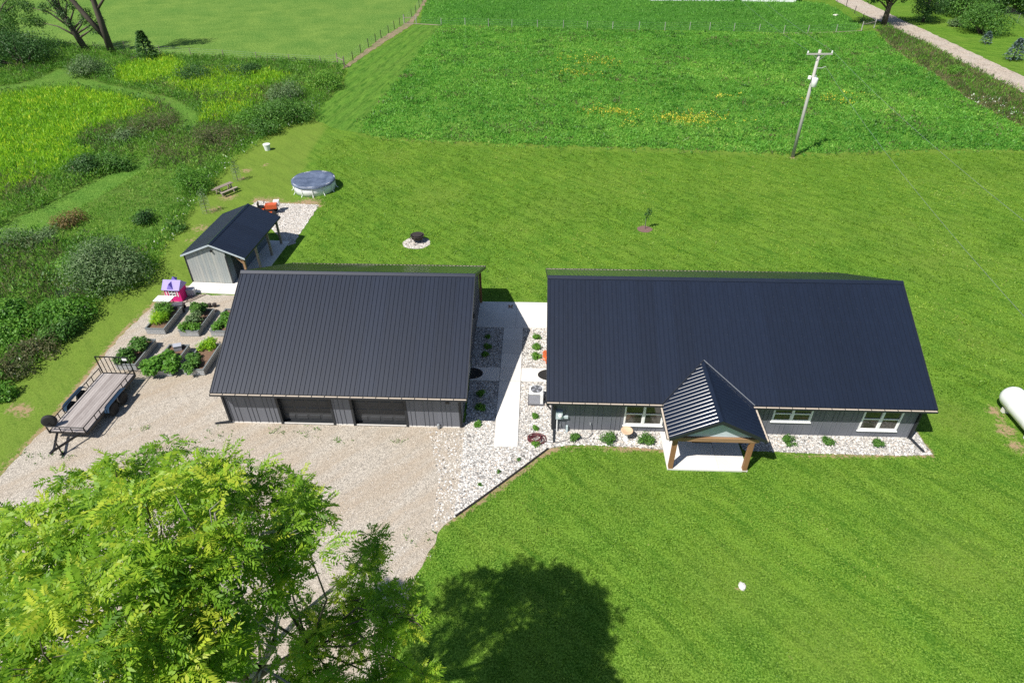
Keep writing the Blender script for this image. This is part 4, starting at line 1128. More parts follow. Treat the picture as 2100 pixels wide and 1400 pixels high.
sheet('mulch_ring', ragged([(10.62+.62*math.cos(2*PI*k/24), 46.55+.58*math.sin(2*PI*k/24)) for k in range(24)], .3, .04, 22), .012, M['mulch'])

tk = thing('propane_tank', 'white propane tank on the lawn at the right edge', 'tank', (26.30, 24.15, 0), R_(-92))
tm = Matrix.Translation((0, 0, .78)) @ Matrix.Rotation(PI/2, 4, 'Y')
prof = [(.02, -1.75), (.30, -1.71), (.48, -1.60), (.58, -1.44), (.61, -1.28), (.61, -.62), (.612, -.60), (.61, -.58), (.61, .60), (.612, .62), (.61, .64), (.61, 1.28), (.58, 1.44), (.48, 1.60), (.30, 1.71), (.02, 1.75)]
MB().lathe(prof, 32, (0, 0, 0), tm).build('shell', M['tank'], tk, True)
MB().lathe([(.26, 1.34), (.28, 1.42), (.25, 1.53), (.12, 1.60), (.01, 1.61)], 20, (.0, 0, 0)).build('valve_dome', M['tankfit'], tk, True)
for x in (-1.0, 1.0):
    MB().box(x-.1, x+.1, -.42, .42, 0, .26).build('foot', M['concrete'], tk)
    MB().tube([(x, -.06, 1.38), (x, -.06, 1.47), (x, .06, 1.47), (x, .06, 1.38)], .02, 6).build('lifting_lug', M['tank'], tk)

def rockobj(name, label, cat, loc, sc, mat, seed):
    r = random.Random(seed)
    bm = bmesh.new(); bmesh.ops.create_icosphere(bm, subdivisions=2, radius=1)
    for v in bm.verts:
        k = 1+r.uniform(-.16, .16); v.co = Vector((v.co.x*sc[0]*k, v.co.y*sc[1]*k, max(v.co.z*sc[2]*k, -.3*sc[2])))
    me = bpy.data.meshes.new(name); bm.to_mesh(me); bm.free()
    o = link(name, me, mat); o.location = (loc[0], loc[1], .22*sc[2]); return tag(o, label, cat)
rockobj('lawn_rock', 'lone pale rock on the front lawn', 'rock', (9.22, 15.0), (.13, .20, .15), M['stone'], 3)
rockobj('lawn_rock', 'small white stone in the far paddock by the road', 'rock', (60.678, 132.52), (.5, .35, .25), M['stone'], 4)

# ---------------------------------------------------------------- things round the house
ac = thing('air_conditioner', 'beige air conditioning unit in the stones beside the house', 'air conditioner', HL(-.82, 2.25, 0), YAW)
MB().box(-.44, .44, -.44, .44, .014, .09).build('pad', M['fan'], ac)
MB().box(-.37, .37, -.37, .37, .09, .76).build('cabinet', M['white'], ac)
lv = MB()
for k in range(9): lv.box(-.36, .20, -.385, -.371, .14+k*.065, .17+k*.065)
MB().box(-.365, .205, -.374, -.3705, .11, .74).build('grille_back', M['fan'], ac)
lv.build('louvre', M['greyplastic'], ac)
MB().lathe([(.36, .76), (.40, .77), (.40, .80), (.36, .82), (.31, .82), (.30, .79)], 8, (0, 0, 0), Matrix.Rotation(PI/8, 4, 'Z')).build('top_cover', M['white'], ac)
MB().lathe([(.305, .825), (.305, .83), (.01, .83)], 24).build('fan_well', M['fan'], ac)
fb = MB()
for k in range(4):
    a = 2*PI*k/4+.4; c_, s_ = math.cos(a), math.sin(a)
    fb.v += [(c_*.06, s_*.06, .845), (c_*.26-s_*.07, s_*.26+c_*.07, .85), (c_*.28+s_*.05, s_*.28-c_*.05, .835), (c_*.09+s_*.05, s_*.09-c_*.05, .835)]
    e = len(fb.v)-4; fb.f.append((e, e+1, e+2, e+3))
fb.build('fan_blade', M['greyplastic'], ac)
gr = MB()
for r in (.10, .17, .24, .30): gr.tube([(r*math.cos(2*PI*k/24), r*math.sin(2*PI*k/24), .865) for k in range(25)], .005, 4, False)
for k in range(8): gr.bar((0, 0, .872), (.31*math.cos(PI*k/4), .31*math.sin(PI*k/4), .862), .008)
gr.build('fan_guard', M['galv'], ac)
MB().tube([(.37, -.2, .3), (.55, -.25, .28), (.60, -.5, .12), (.80, -.75, .08)], .04, 8).build('refrigerant_line', M['mat_dark'], ac)

hs_ = thing('garden_hose', 'coiled maroon garden hose lying on the white stones', 'hose', HL(-.80, -.72, 0), YAW)
pts = []
for k in range(150):
    t = k/150; a = 2*PI*5.2*t
    rr_ = .40+.10*math.sin(3.1*a*.37+1)-.02*t*5+.04*math.sin(a*1.3)
    pts.append((rr_*math.cos(a), .86*rr_*math.sin(a), .05+.16*t+.015*math.sin(5*a)))
pts += [(.1, -.05, .2), (-.15, -.1, .16), (-.22, .05, .1), (.0, .16, .08), (.2, .0, .07)]
MB().tube(pts, .022, 6).build('coil', M['hose'], hs_, True)
MB().tube([(.43, -.12, .05), (.75, -.20, .045), (1.15, -.16, .05), (1.6, .02, .045), (1.80, .24, .05), (2.0, .25, .05), (2.45, .14, .045), (2.70, .20, .05), (2.86, .45, .1), (2.78, .58, .35), (2.76, .60, .52)], .016, 6).build('hose_lead', M['fan'], hs_, True)

bb = thing('bird_bath', 'sandstone bird bath standing between two front shrubs', 'bird bath', HL(3.76, -.52, 0), YAW)
MB().lathe([(.17, 0), (.17, .05), (.09, .10), (.07, .30), (.08, .45), (.12, .52)], 18).build('pedestal', M['white'], bb, True)
MB().lathe([(.10, .52), (.26, .56), (.31, .63), (.29, .64), (.22, .595), (.01, .58)], 22).build('bowl', M['terra'], bb, True)

for nm, x, y, sgn, lab in (('door_mat', -4.60, 4.38, 1, 'half round dark mat at the garage side door'), ('door_mat', -.03, 4.38, -1, 'half round dark mat at the house side door')):
    poly = [(sgn*.72*math.cos(a), .50*math.sin(a)) for a in np.linspace(-PI/2, PI/2, 17)]
    if sgn < 0: poly = poly[::-1]
    o = MB().prism(poly, 0, .015).build(nm, M['mat_dark']); o.location = HL(x, y, .072); o.rotation_euler = (0, 0, YAW); tag(o, lab, 'doormat')
o = MB().box(-.48, .48, -.3, .3, 0, .015).build('door_mat', M['mat_dark']); o.location = HL(7.5, -.45, .102); o.rotation_euler = (0, 0, YAW)
tag(o, 'black rectangular mat on the front porch slab', 'doormat')

oc = thing('patio_chair', 'orange lounge chair half hidden by the house eave', 'chair', HL(-.20, 5.72, .014), YAW+.5); oc.scale = (.62, .62, .62)
for k in range(5): MB().box(-.26+k*.105, -.17+k*.105, -.30, .26, .30, .325).build('seat_slat', M['orangeflower'], oc)
for k in range(5):
    MB().box(-.26+k*.105, -.17+k*.105, -.012, .012, 0, .70-.05*abs(k-2), Matrix.Translation((0, .28, .30)) @ Matrix.Rotation(R_(-22), 4, 'X')).build('back_slat', M['orangeflower'], oc)
for sx in (-1, 1):
    MB().box(sx*.33-.05, sx*.33+.05, -.36, .34, .52, .545).build('armrest', M['orangeflower'], oc)
    MB().box(sx*.30-.02, sx*.30+.02, -.34, -.26, 0, .52).build('leg', M['orangeflower'], oc)
    MB().bar((sx*.28, -.2, .28), (sx*.28, .50, .03), .04, .08).build('leg', M['orangeflower'], oc)
lf = thing('dry_leaf_pile', 'small brown leaf scrap lying on the shaded patio', 'leaf', HL(-2.58, 11.3, .072), .4)
for k in range(4):
    q = MB(); a = k*1.5
    q.quad((0, 0, .01), (.16*math.cos(a), .16*math.sin(a), .04), (.22*math.cos(a+.5), .22*math.sin(a+.5), .08), (.14*math.cos(a+1), .14*math.sin(a+1), .02)); q.build('leaf', M['post'], lf)

# ---------------------------------------------------------------- bits by the scrub edge
pb = thing('picnic_bench', 'weathered wooden bench by the scrub edge', 'bench', (-25.387, 54.166), 1.0)
for k in range(3): MB().box(-.85, .85, -.24+k*.16, -.10+k*.16, .70, .74).build('plank', M['oldwood'], pb)
for x in (-.6, .6):
    for sy in (-1, 1): MB().bar((x, sy*.10, .70), (x, sy*.45, 0), .08).build('leg', M['oldwood'], pb)
    MB().box(x-.03, x+.03, -.24, .22, .64, .70).build('cross_bar', M['oldwood'], pb)
for sy in (-1, 1): MB().box(-.85, .85, sy*.62-.12, sy*.62+.12, .40, .44).build('seat_plank', M['oldwood'], pb)
for x in (-.6, .6): MB().box(x-.03, x+.03, -.66, .66, .34, .40).build('seat_support', M['oldwood'], pb)
bk = thing('white_bucket', 'white plastic bucket standing alone on the lawn', 'bucket', (-24.826, 64.783))
MB().lathe([(.26, 0), (.33, .55), (.36, .56), (.36, .60), (.31, .60), (.25, .05)], 20).build('body', M['white'], bk)
MB().lathe([(.36, .60), (.36, .63), (.02, .64)], 20).build('lid', M['white'], bk)
MB().tube([(.34*math.cos(t), -.02-.34*math.sin(t)*.5, .52-.34*math.sin(t)*.6) for t in np.linspace(0, PI, 12)], .012, 5).build('handle', M['galv'], bk)

tr = thing('lawn_tractor', 'orange lawn tractor parked on the gravel behind the shed', 'tractor', (-20.35, 49.9, 0), R_(8))
MB().box(-.9, .55, -.26, .26, .34, .50).build('frame', M['iron'], tr)
MB().box(-.05, .85, -.26, .26, .50, .86).build('hood', M['orange'], tr)
MB().box(-.75, -.15, -.42, .42, .46, .56).build('fender', M['orange'], tr)
MB().box(-.62, -.22, -.22, .22, .60, .70).box(-.66, -.58, -.22, .22, .70, 1.05).build('seat', M['black'], tr)
MB().tube([(.05, 0, .85), (-.1, 0, 1.08)], .02, 6).build('steering_column', M['black'], tr)
MB().tube([(-.1+.05*math.sin(a), .18*math.cos(a), 1.08+.17*math.sin(a)*.9) for a in np.linspace(0, 2*PI, 16)], .015, 5).build('steering_wheel', M['black'], tr)
for x, r in ((-.55, .27), (.60, .19)):
    for sy in (-1, 1):
        MB().lathe([(r*.5, -.09), (r, -.08), (r, .08), (r*.5, .09)], 18, (0, 0, 0), Matrix.Translation((x, sy*.42, r)) @ Matrix.Rotation(PI/2, 4, 'X')).build('wheel', M['rubber'], tr)
MB().box(-.25, .45, -.5, .5, .14, .28).build('mower_deck', M['orange'], tr)
MB().box(.55, 1.0, .2, .62, .5, .95).build('grass_bag', M['white'], tr)

# garden wire fence piece on the scrub edge
wf = thing('wire_fence_panel', 'short piece of wire mesh fence standing in the weeds', 'fence', (-28.953, 36.96), R_(58))
for x in (-1.3, .9): MB().tube([(x, 0, 0), (x, 0, 1.35)], .028, 6).build('post', M['iron'], wf)
wm = MB()
for k in range(9): wm.tube([(-1.4, 0, .08+k*.14), (1.4, 0, .08+k*.14)], .006, 4, False)
for k in range(20): wm.tube([(-1.4+k*.147, 0, .05), (-1.4+k*.147, 0, 1.25)], .006, 4, False)
wm.build('wire_mesh', M['galv'], wf)

# ---------------------------------------------------------------- utility pole and wires
up = thing('utility_pole', 'tall grey wooden utility pole at the edge of the mown lawn', 'utility pole', (27.77, 61.83, 0))
MB().tube([(0, 0, 0), (0.0, 0, 5), (.0, 0, 9.85)], [.17, .15, .125], 12).build('shaft', M['greypole'], up, True)
MB().box(-1.15, 1.15, -.17, -.06, 9.45, 9.58).build('crossarm', M['greypole'], up)
for x in (-.55, .55): MB().bar((x, -.16, 9.44), (x*.15, -.14, 9.05), .035).build('arm_brace', M['galv'], up)
for x in (-1.08, 1.08): MB().lathe([(.04, 0), (.075, .05), (.05, .10), (.075, .15), (.04, .2)], 10, (x, -.11, 9.58)).build('insulator', M['white'], up)
tx = MB().lathe([(.20, 0), (.26, .05), (.26, .72), (.22, .80), (.05, .82)], 18, (.05, -.42, 6.75)).build('transformer', M['white'], up, True)
MB().lathe([(.05, 0), (.07, .1), (.04, .22)], 8, (.05, -.42, 7.57)).build('bushing', M['galv'], tx)
MB().box(-.06, .06, -.22, -.12, 6.9, 7.4).build('bracket', M['galv'], tx)
MB().lathe([(.12, 0), (.16, .04), (.16, .28), (.05, .32)], 12, (-.35, -.1, 7.35)).build('cutout_switch', M['white'], up)
MB().tube([(0, 0, 8.3), (.45, -.25, 8.35), (.75, -.3, 8.5)], .025, 6).build('service_bracket', M['galv'], up)
def wire(a, b, sag, label):
    n = 14; a, b = Vector(a), Vector(b)
    p = [a.lerp(b, t)-Vector((0, 0, sag*4*t*(1-t))) for t in np.linspace(0, 1, n)]
    return tag(MB().tube(p, .007, 4, False).build('power_line', M['galv']), label, 'power line', 'wires strung from the utility pole')
wire((28.85, 61.72, 9.78), (24.6, 2.0, 9.3), 1.1, 'thin power line from the right end of the crossarm towards the viewer')
wire((28.5, 61.5, 8.5), (20.5, 4.0, 7.6), 1.2, 'thin service wire from the pole bracket crossing the lawn')
wire((26.69, 61.72, 9.78), (37.0, 150.0, 9.8), 1.3, 'thin power line from the left of the crossarm across the paddock')
wire((28.85, 61.72, 9.78), (41.0, 150.0, 9.8), 1.3, 'thin power line from the right of the crossarm across the paddock')

# ---------------------------------------------------------------- fences
def fence(name, label, posts, hgt=1.25, r=.055, mat='oldwood', wires=5, thick=()):
    o = thing(name, label, 'fence', posts[0])
    x0, y0 = posts[0]
    base = None
    for i, (x, y) in enumerate(posts):
        k = 1.5 if i in thick else 1
        hh_ = hgt*(1.12 if i in thick else random.uniform(.94, 1.04))
        MB().tube([(x-x0, y-y0, 0), (x-x0+random.uniform(-.03, .03), y-y0, hh_)], r*k, 7).build('post', M[mat], o)
    w = MB()
    for k in range(wires):
        z = .15+k*(hgt-.25)/max(1, wires-1)
        for (xa, ya), (xb, yb) in zip(posts[:-1], posts[1:]):
            w.tube([(xa-x0, ya-y0, z), (xb-x0, yb-y0, z)], .006, 3, False)
    w.build('fence_wire', M['galv'], o)
    return o
FA = [(-23.6,97.501), (-23.17,101.409), (-22.87,106.064), (-22.371,110.084), (-21.742,113.311), (-21.35,116.347), (-20.721,120.293), (-20.196,123.662), (-19.676,126.773), (-19.138,128.699), (-18.492,134.364), (-18.136,138.477), (-18.164,144.702), (-18.171,150.281), (-18.481,158.147), (-18.892,167.489)]
fa = fence('pasture_fence', 'wire fence on dark posts running along the bare soil strip', FA, 1.3, .055, 'iron', 5, (0, 9))
FB = [(-23.6,97.501), (-24.991,99.469), (-27.221,98.7), (-32.066,99.957), (-37.235,101.249), (-42.697,102.869), (-48.115,104.226), (-53.489,105.917), (-60.327,108.982), (-64.985,108.804), (-71.281,110.641), (-82.058,117.272), (-93.517,122.212)]
fb_ = fence('pasture_fence', 'wire fence with wooden posts along the far side of the scrub', FB, 1.35, .055, 'oldwood', 5, (0, 1))
def rail(o, a, b, z, nm='brace_rail'):
    x0, y0 = o.location.x, o.location.y
    MB().bar((a[0]-x0, a[1]-y0, z), (b[0]-x0, b[1]-y0, z), .09).build(nm, M['oldwood'], o)
rail(fb_, FB[0], FB[1], .95); rail(fb_, FB[1], FB[2], .35, 'bottom_rail')
FC = [(-19.082,128.26), (-16.816,127.744), (-12.209,126.291), (-7.911,125.713), (-3.729,124.934), (0.408,124.163), (4.849,123.593), (9.339,123.025), (13.435,122.271), (17.791,121.916), (22.26,121.358), (26.61,120.807), (30.937,121.053), (34.347,120.933), (38.279,120.004), (42.24,119.085), (46.02,117.799), (49.984,117.663), (54.973,118.256), (59.686,119.256), (62.871,121.53)]
fc_ = fence('meadow_fence', 'long wire fence with thin posts at the far edge of the meadow', FC, 1.3, .05, 'greypole', 4, (0, 1, 20, 19))
rail(fc_, FC[0], FC[1], 1.0); rail(fc_, FC[19], FC[20], 1.0)
MB().tube([(a[0]-FC[0][0], a[1]-FC[0][1], .06) for a in FC[:3]], .06, 5).build('base_board', M['oldwood'], fc_)
MB().tube([(a[0]-FC[0][0], a[1]-FC[0][1], .05) for a in FC[16:20]], .06, 5).build('base_board', M['oldwood'], fc_)
FD = [(62.871,121.53), (63.433,127.413), (65.173,134.735), (66.562,141.789), (66.736,146.713)]
fence('meadow_fence', 'short dark post fence leading away from the corner under the road tree', FD, 1.3, .06, 'iron', 4)
FE = [(92.326,132.72), (89.553,124.719), (87.059,117.527), (84.292,109.669)]
fence('chain_link_fence', 'chain link fence beside the wood at the top right', FE, 1.6, .03, 'galv', 12)

# far barns whose feet just show at the top of the frame
for (a, b, mat, lab) in (((29.13, 150.022), (46.314, 148.714), 'siding_far', 'long white barn foot at the top of the paddock'), ((47.805, 148.651), (58.506, 147.058), 'poolwall', 'grey shed foot right of the long barn beyond the paddock')):
    L = math.dist(a, b); bn = thing('barn', lab, 'barn', a, math.atan2(b[1]-a[1], b[0]-a[0]))
    n = max(3, int(L/1.8))
    for i in range(n):
        MB().box(i*L/n+.02, (i+1)*L/n-.02, 0, .1, 0, 2.6).build('wall_panel', M[mat], bn)
    MB().box(0, L, .11, 8, 0, 2.55).build('wall', M['siding_far'], bn)
    MB().extr_x([(-.4, 2.6), (4, 4.4), (8.4, 2.6), (8.4, 2.5), (4, 4.28), (-.4, 2.5)], -.3, L+.3).build('roof', M['galv'], bn)

# ---------------------------------------------------------------- vegetation
def unit(a): return a/np.maximum(np.linalg.norm(a, axis=-1, keepdims=True), 1e-9)
def rand_dir(n): return unit(rng.normal(size=(n, 3)))
def leaf_quads(c, d, L, W, roll=None):
    """rhombic leaves: base c, direction d, length L, width W"""
    n = len(c)
    s = unit(np.cross(d, (rand_dir(n)*.8+np.array([0, 0, 1.])) if roll is None else roll))
    L = np.broadcast_to(L, (n,))[:, None]; W = np.broadcast_to(W, (n,))[:, None]
    v = np.stack([c, c+d*L*.45+s*W*.5, c+d*L, c+d*L*.45-s*W*.5], 1).reshape(-1, 3)
    return v, np.arange(4*n).reshape(-1, 4)
def lownoise(P, sc, seed):
    r = np.random.default_rng(seed); o = np.zeros(len(P))
    for k in range(6):
        a = r.random()*2*PI; f = sc*(.5+1.4*r.random())
        o += np.sin((P[:, 0]*math.cos(a)+P[:, 1]*math.sin(a))*f+r.random()*6.3)
    return np.clip(.5+o/5.0, 0, 1)
def in_view(P, margin=5.0):
    x, y = P[:, 0], P[:, 1]
    return P[(x > -11.3-.632*y-margin) & (x < 11.3+.632*y+margin) & (y > 6) & (y < 175)]

def plants(name, P, h, k, L, W, mat, up=.6, spread=.1, lo=0., hi=.8, top=0., nseed=1, nscale=.35):
    """weeds or grass: k leaves on each plant, all in one mesh"""
    n = len(P)
    if n == 0: return
    hh = h*(.6+.8*rng.random(n))
    base = np.clip(.65*lownoise(P, nscale, nseed)+.45*lownoise(P, nscale*4.5, nseed+50)-.05, 0, 1)
    t = rng.random((n, k))
    pos = np.zeros((n, k, 3))
    pos[..., :2] = P[:, None]+rng.normal(0, spread, (n, k, 2))
    pos[..., 2] = hh[:, None]*t*.75
    d = rand_dir(n*k).reshape(n, k, 3); d[..., 2] = np.abs(d[..., 2])
    d = unit(d*(1-up)+np.array([0, 0, up]))
    tint = lo+(hi-lo)*np.clip(.55*base[:, None]+.45*rng.random((n, k))+rng.normal(0, .08, (n, 1)), 0, 1)
    if top: tint = np.where((t > .7) & (rng.random((n, 1)) < top), .80+.15*rng.random((n, k)), tint)
    Lk = L*(.6+.8*rng.random((n, k)))*np.clip(hh[:, None]/h, .6, 1.3)
    v, f = leaf_quads(pos.reshape(-1, 3), d.reshape(-1, 3), Lk.ravel(), W*(.7+.6*rng.random(n*k)))
    v[:, 2] = np.maximum(v[:, 2], .0)
    o = link(name, np_mesh(name, v, f, np.clip(tint.ravel(), 0, 1)), mat)
    o['kind'] = 'stuff'
    return o

def foliage(c, rad, n, leaf, wid=.5, shell=.55, droop=0.0, squash=.85):
    """leaves round lump centres c (k,3) with radii rad (k,)"""
    c = np.asarray(c, float); rad = np.asarray(rad, float)
    p = rad**2/np.sum(rad**2)
    idx = rng.choice(len(c), n, p=p)
    u = rand_dir(n); rr = rad[idx]*(shell+(1-shell)*rng.random(n)**.5)*(1+.12*rng.normal(size=n))
    pos = c[idx]+u*rr[:, None]*np.array([1, 1, squash])
    nn = unit(u+.75*rand_dir(n)+np.array([0, 0, .55]))
    d = rand_dir(n)+u*.5+np.array([0, 0, -.3]); d = unit(d-nn*np.sum(d*nn, 1)[:, None])
    keep = pos[:, 2] > .06
    pos, d, idx, nn = pos[keep], d[keep], idx[keep], nn[keep]
    L = leaf*(.7+.6*rng.random(len(pos)))
    v, f = leaf_quads(pos, d, L, L*wid, nn)
    v[:, 2] = np.maximum(v[:, 2], .02)
    lump = rng.random(len(c))
    t = np.clip(.35*lump[idx]+.65*rng.random(len(pos)), 0, 1)
    return v, f, t

def bush(name, label, loc, R, H, mat, cat='bush', n=None, leaf=.16, lumps=None, wid=.5, group=None, spiky=0, bark='bark'):
    o = thing(name, label, cat, loc, 0, group)
    k = lumps or int(9+5*R)
    u = rand_dir(k); u[:, 2] = np.abs(u[:, 2])
    q = .35+.4*rng.random(k)
    c = np.stack([u[:, 0]*R*q*1.15, u[:, 1]*R*q*1.15, H*(.25+.5*u[:, 2]*rng.random(k)**.4)], 1)
    c[0] = (0, 0, H*.55)
    rad = np.minimum(R*(.26+.22*rng.random(k)), np.maximum(H-c[:, 2], .15*H)+.05*R)
    n = n or int(min(9000, 900*R*max(R, H)/(leaf/.16)**1.3+500))
    v, f, t = foliage(c, rad, n, leaf, wid)
    link('foliage', np_mesh('foliage', v, f, t), LM[mat], o)
    st = MB()
    for i in range(min(k, 9)):
        m_ = c[i]*.5; m_[2] = c[i][2]*.55
        st.tube([(rng.normal()*.05*R, rng.normal()*.05*R, 0), tuple(m_), tuple(c[i])], [.03*max(R, .4), .02*max(R, .4), .008], 5)
    st.build('stem', M[bark], o)
    return o

# --- the big walnut in front, reaching up towards the viewer
WT = thing('walnut_tree', 'large walnut tree with feathery leaves in the lower left corner', 'tree', (-7.35, 8.55, 0))
def wc(p, r, n): return (p[0]+7.35, p[1]-8.55, p[2], r, n)
CL = [wc((-7.136, 8.848, 13.7), .85, 1), wc((-7.606, 8.295, 13.7), .85, 1), wc((-6.171, 8.293, 13.9), .8, 1), wc((-5.992, 8.962, 12.8), .75, 1), wc((-5.273, 8.689, 13), .75, 1), wc((-4.775, 8.951, 12.8), .55, 1), wc((-4.226, 8.517, 13.2), .5, 1), wc((-3.95, 7.563, 13.6), .55, 1), wc((-4.236, 7.257, 13.8), .65, 1),
      wc((-8.544, 8.254, 13.2), .9, 1), wc((-9.452, 8.257, 12.9), .8, 1), wc((-11.014, 8.674, 11.7), .9, 1), wc((-6.231, 7.054, 14.7), .9, 1), wc((-5.222, 6.616, 15), .8, 1), wc((-4.74, 7.091, 14.1), .7, 1),
      wc((-7.295, 7.097, 13.7), .9, 1), wc((-8.297, 7.18, 13.3), .9, 1), wc((-9.061, 6.88, 13), 1.0, 1), wc((-5.688, 6.192, 14.7), .8, 1), wc((-4.853, 6.165, 14.6), .6, 1), wc((-5.872, 5.598, 14.7), .8, 1), wc((-6.973, 5.749, 14.2), .9, 1), wc((-7.775, 5.551, 13.7), .9, 1),
      wc((-5.483, 5.798, 14.1), .7, 1), wc((-4.257, 6.959, 13.2), .40, 1), wc((-4.689, 5.973, 13.8), .55, 1), wc((-4.952, 5.529, 13.7), .6, 1), wc((-5.892, 4.766, 14.7), .8, 1), wc((-5.434, 4.975, 14.3), .7, 1), wc((-6.675, 4.627, 14.3), .8, 1), wc((-7.825, 5.005, 13.7), .9, 1),
      wc((-4.661, 5.006, 13.5), .55, 1), wc((-4.634, 6.025, 12.8), .5, 1), wc((-4.625, 6.677, 11.8), .5, 1), wc((-5.031, 4.765, 13.7), .6, 1), wc((-5.723, 4.463, 14.2), .8, 1),
      wc((-3.761, 10.488, 9.2), .40, 1), wc((-3.986, 9.973, 9.2), .42, 1), wc((-3.402, 9.619, 9.4), .32, 1), wc((-3.683, 9.146, 9.4), .5, 1), wc((-3.835, 8.694, 9.4), .38, 1), wc((-3.18, 8.568, 9.8), .45, 1), wc((-2.418, 8.014, 10.4), .36, 1), wc((-2.077, 7.551, 10.6), .30, 1), wc((-2.708, 7.618, 10.2), .34, 1),
      wc((-4.707, 8.207, 9.4), .42, 1), wc((-4.215, 8.249, 9), .6, 1), wc((-3.636, 8.245, 9), .45, 1), wc((-4.795, 7.741, 9.5), .55, 1), wc((-4.521, 7.757, 8.6), .6, 1), wc((-5.2, 7.31, 8.6), .55, 1), wc((-3.16, 7.644, 8.8), .42, 1), wc((-4.123, 7.344, 8.4), .55, 1), wc((-1.906, 6.781, 9.6), .20, 1), wc((-3.056, 7.185, 8.6), .4, 1),
      wc((-11.151, 7.627, 12.2), 1.1, 1), wc((-9.476, 5.589, 13.2), 1.2, 1), wc((-7.781, 4.367, 13.7), 1.2, 1), wc((-5.969, 3.846, 14.3), 1.1, 1), wc((-4.962, 4.085, 13.7), 1.0, 1), wc((-4.284, 4.801, 12.3), .9, 1), wc((-3.746, 5.979, 9.5), .8, 1), wc((-10.16, 4.884, 12.2), 1.2, 1)]
lean = Vector((.35, -.2, 0))
tr_ = MB()
fork = Vector((.55, -.30, 6.6))
tr_.tube([(0, 0, 0), (.12, -.05, 2.0), (.3, -.15, 4.2), tuple(fork)], [.34, .28, .25, .22], 12)
TB = tr_.build('trunk', M['bark'], WT, True)
mains = {}
cl = np.array([c[:3] for c in CL])
groups = {}
for i, c in enumerate(cl):
    a = math.atan2(c[1]-fork.y, c[0]-fork.x); groups.setdefault(int((a+PI)/(2*PI)*9) % 9, []).append(i)
for gk, ids in groups.items():
    m_ = Vector(cl[ids].mean(0)); hub = fork.lerp(m_, .62); hub.z = fork.z+(m_.z-fork.z)*.5
    k1 = fork.lerp(hub, .5)+Vector((random.uniform(-.2, .2), random.uniform(-.2, .2), .15))
    lb = MB().tube([tuple(fork), tuple(k1), tuple(hub)], [.12, .085, .06], 8)
    for i in ids:
        e_ = Vector(cl[i]); kk = hub.lerp(e_, .45)+Vector((random.uniform(-.5, .5), random.uniform(-.5, .5), random.uniform(-.1, .4)))
        lb.tube([tuple(hub), tuple(kk), tuple(e_)], [.034, .022, .008], 6)
        for j in range(5):
            t_ = rand_dir(1)[0]*CL[i][3]*.85; lb.tube([tuple(kk.lerp(e_, .5+.1*j)), tuple(e_+Vector(t_)*.6), tuple(e_+Vector(t_))], [.016, .01, .004], 4)
    lb.build('limb', M['palebark'] if gk % 2 else M['bark'], WT, True)
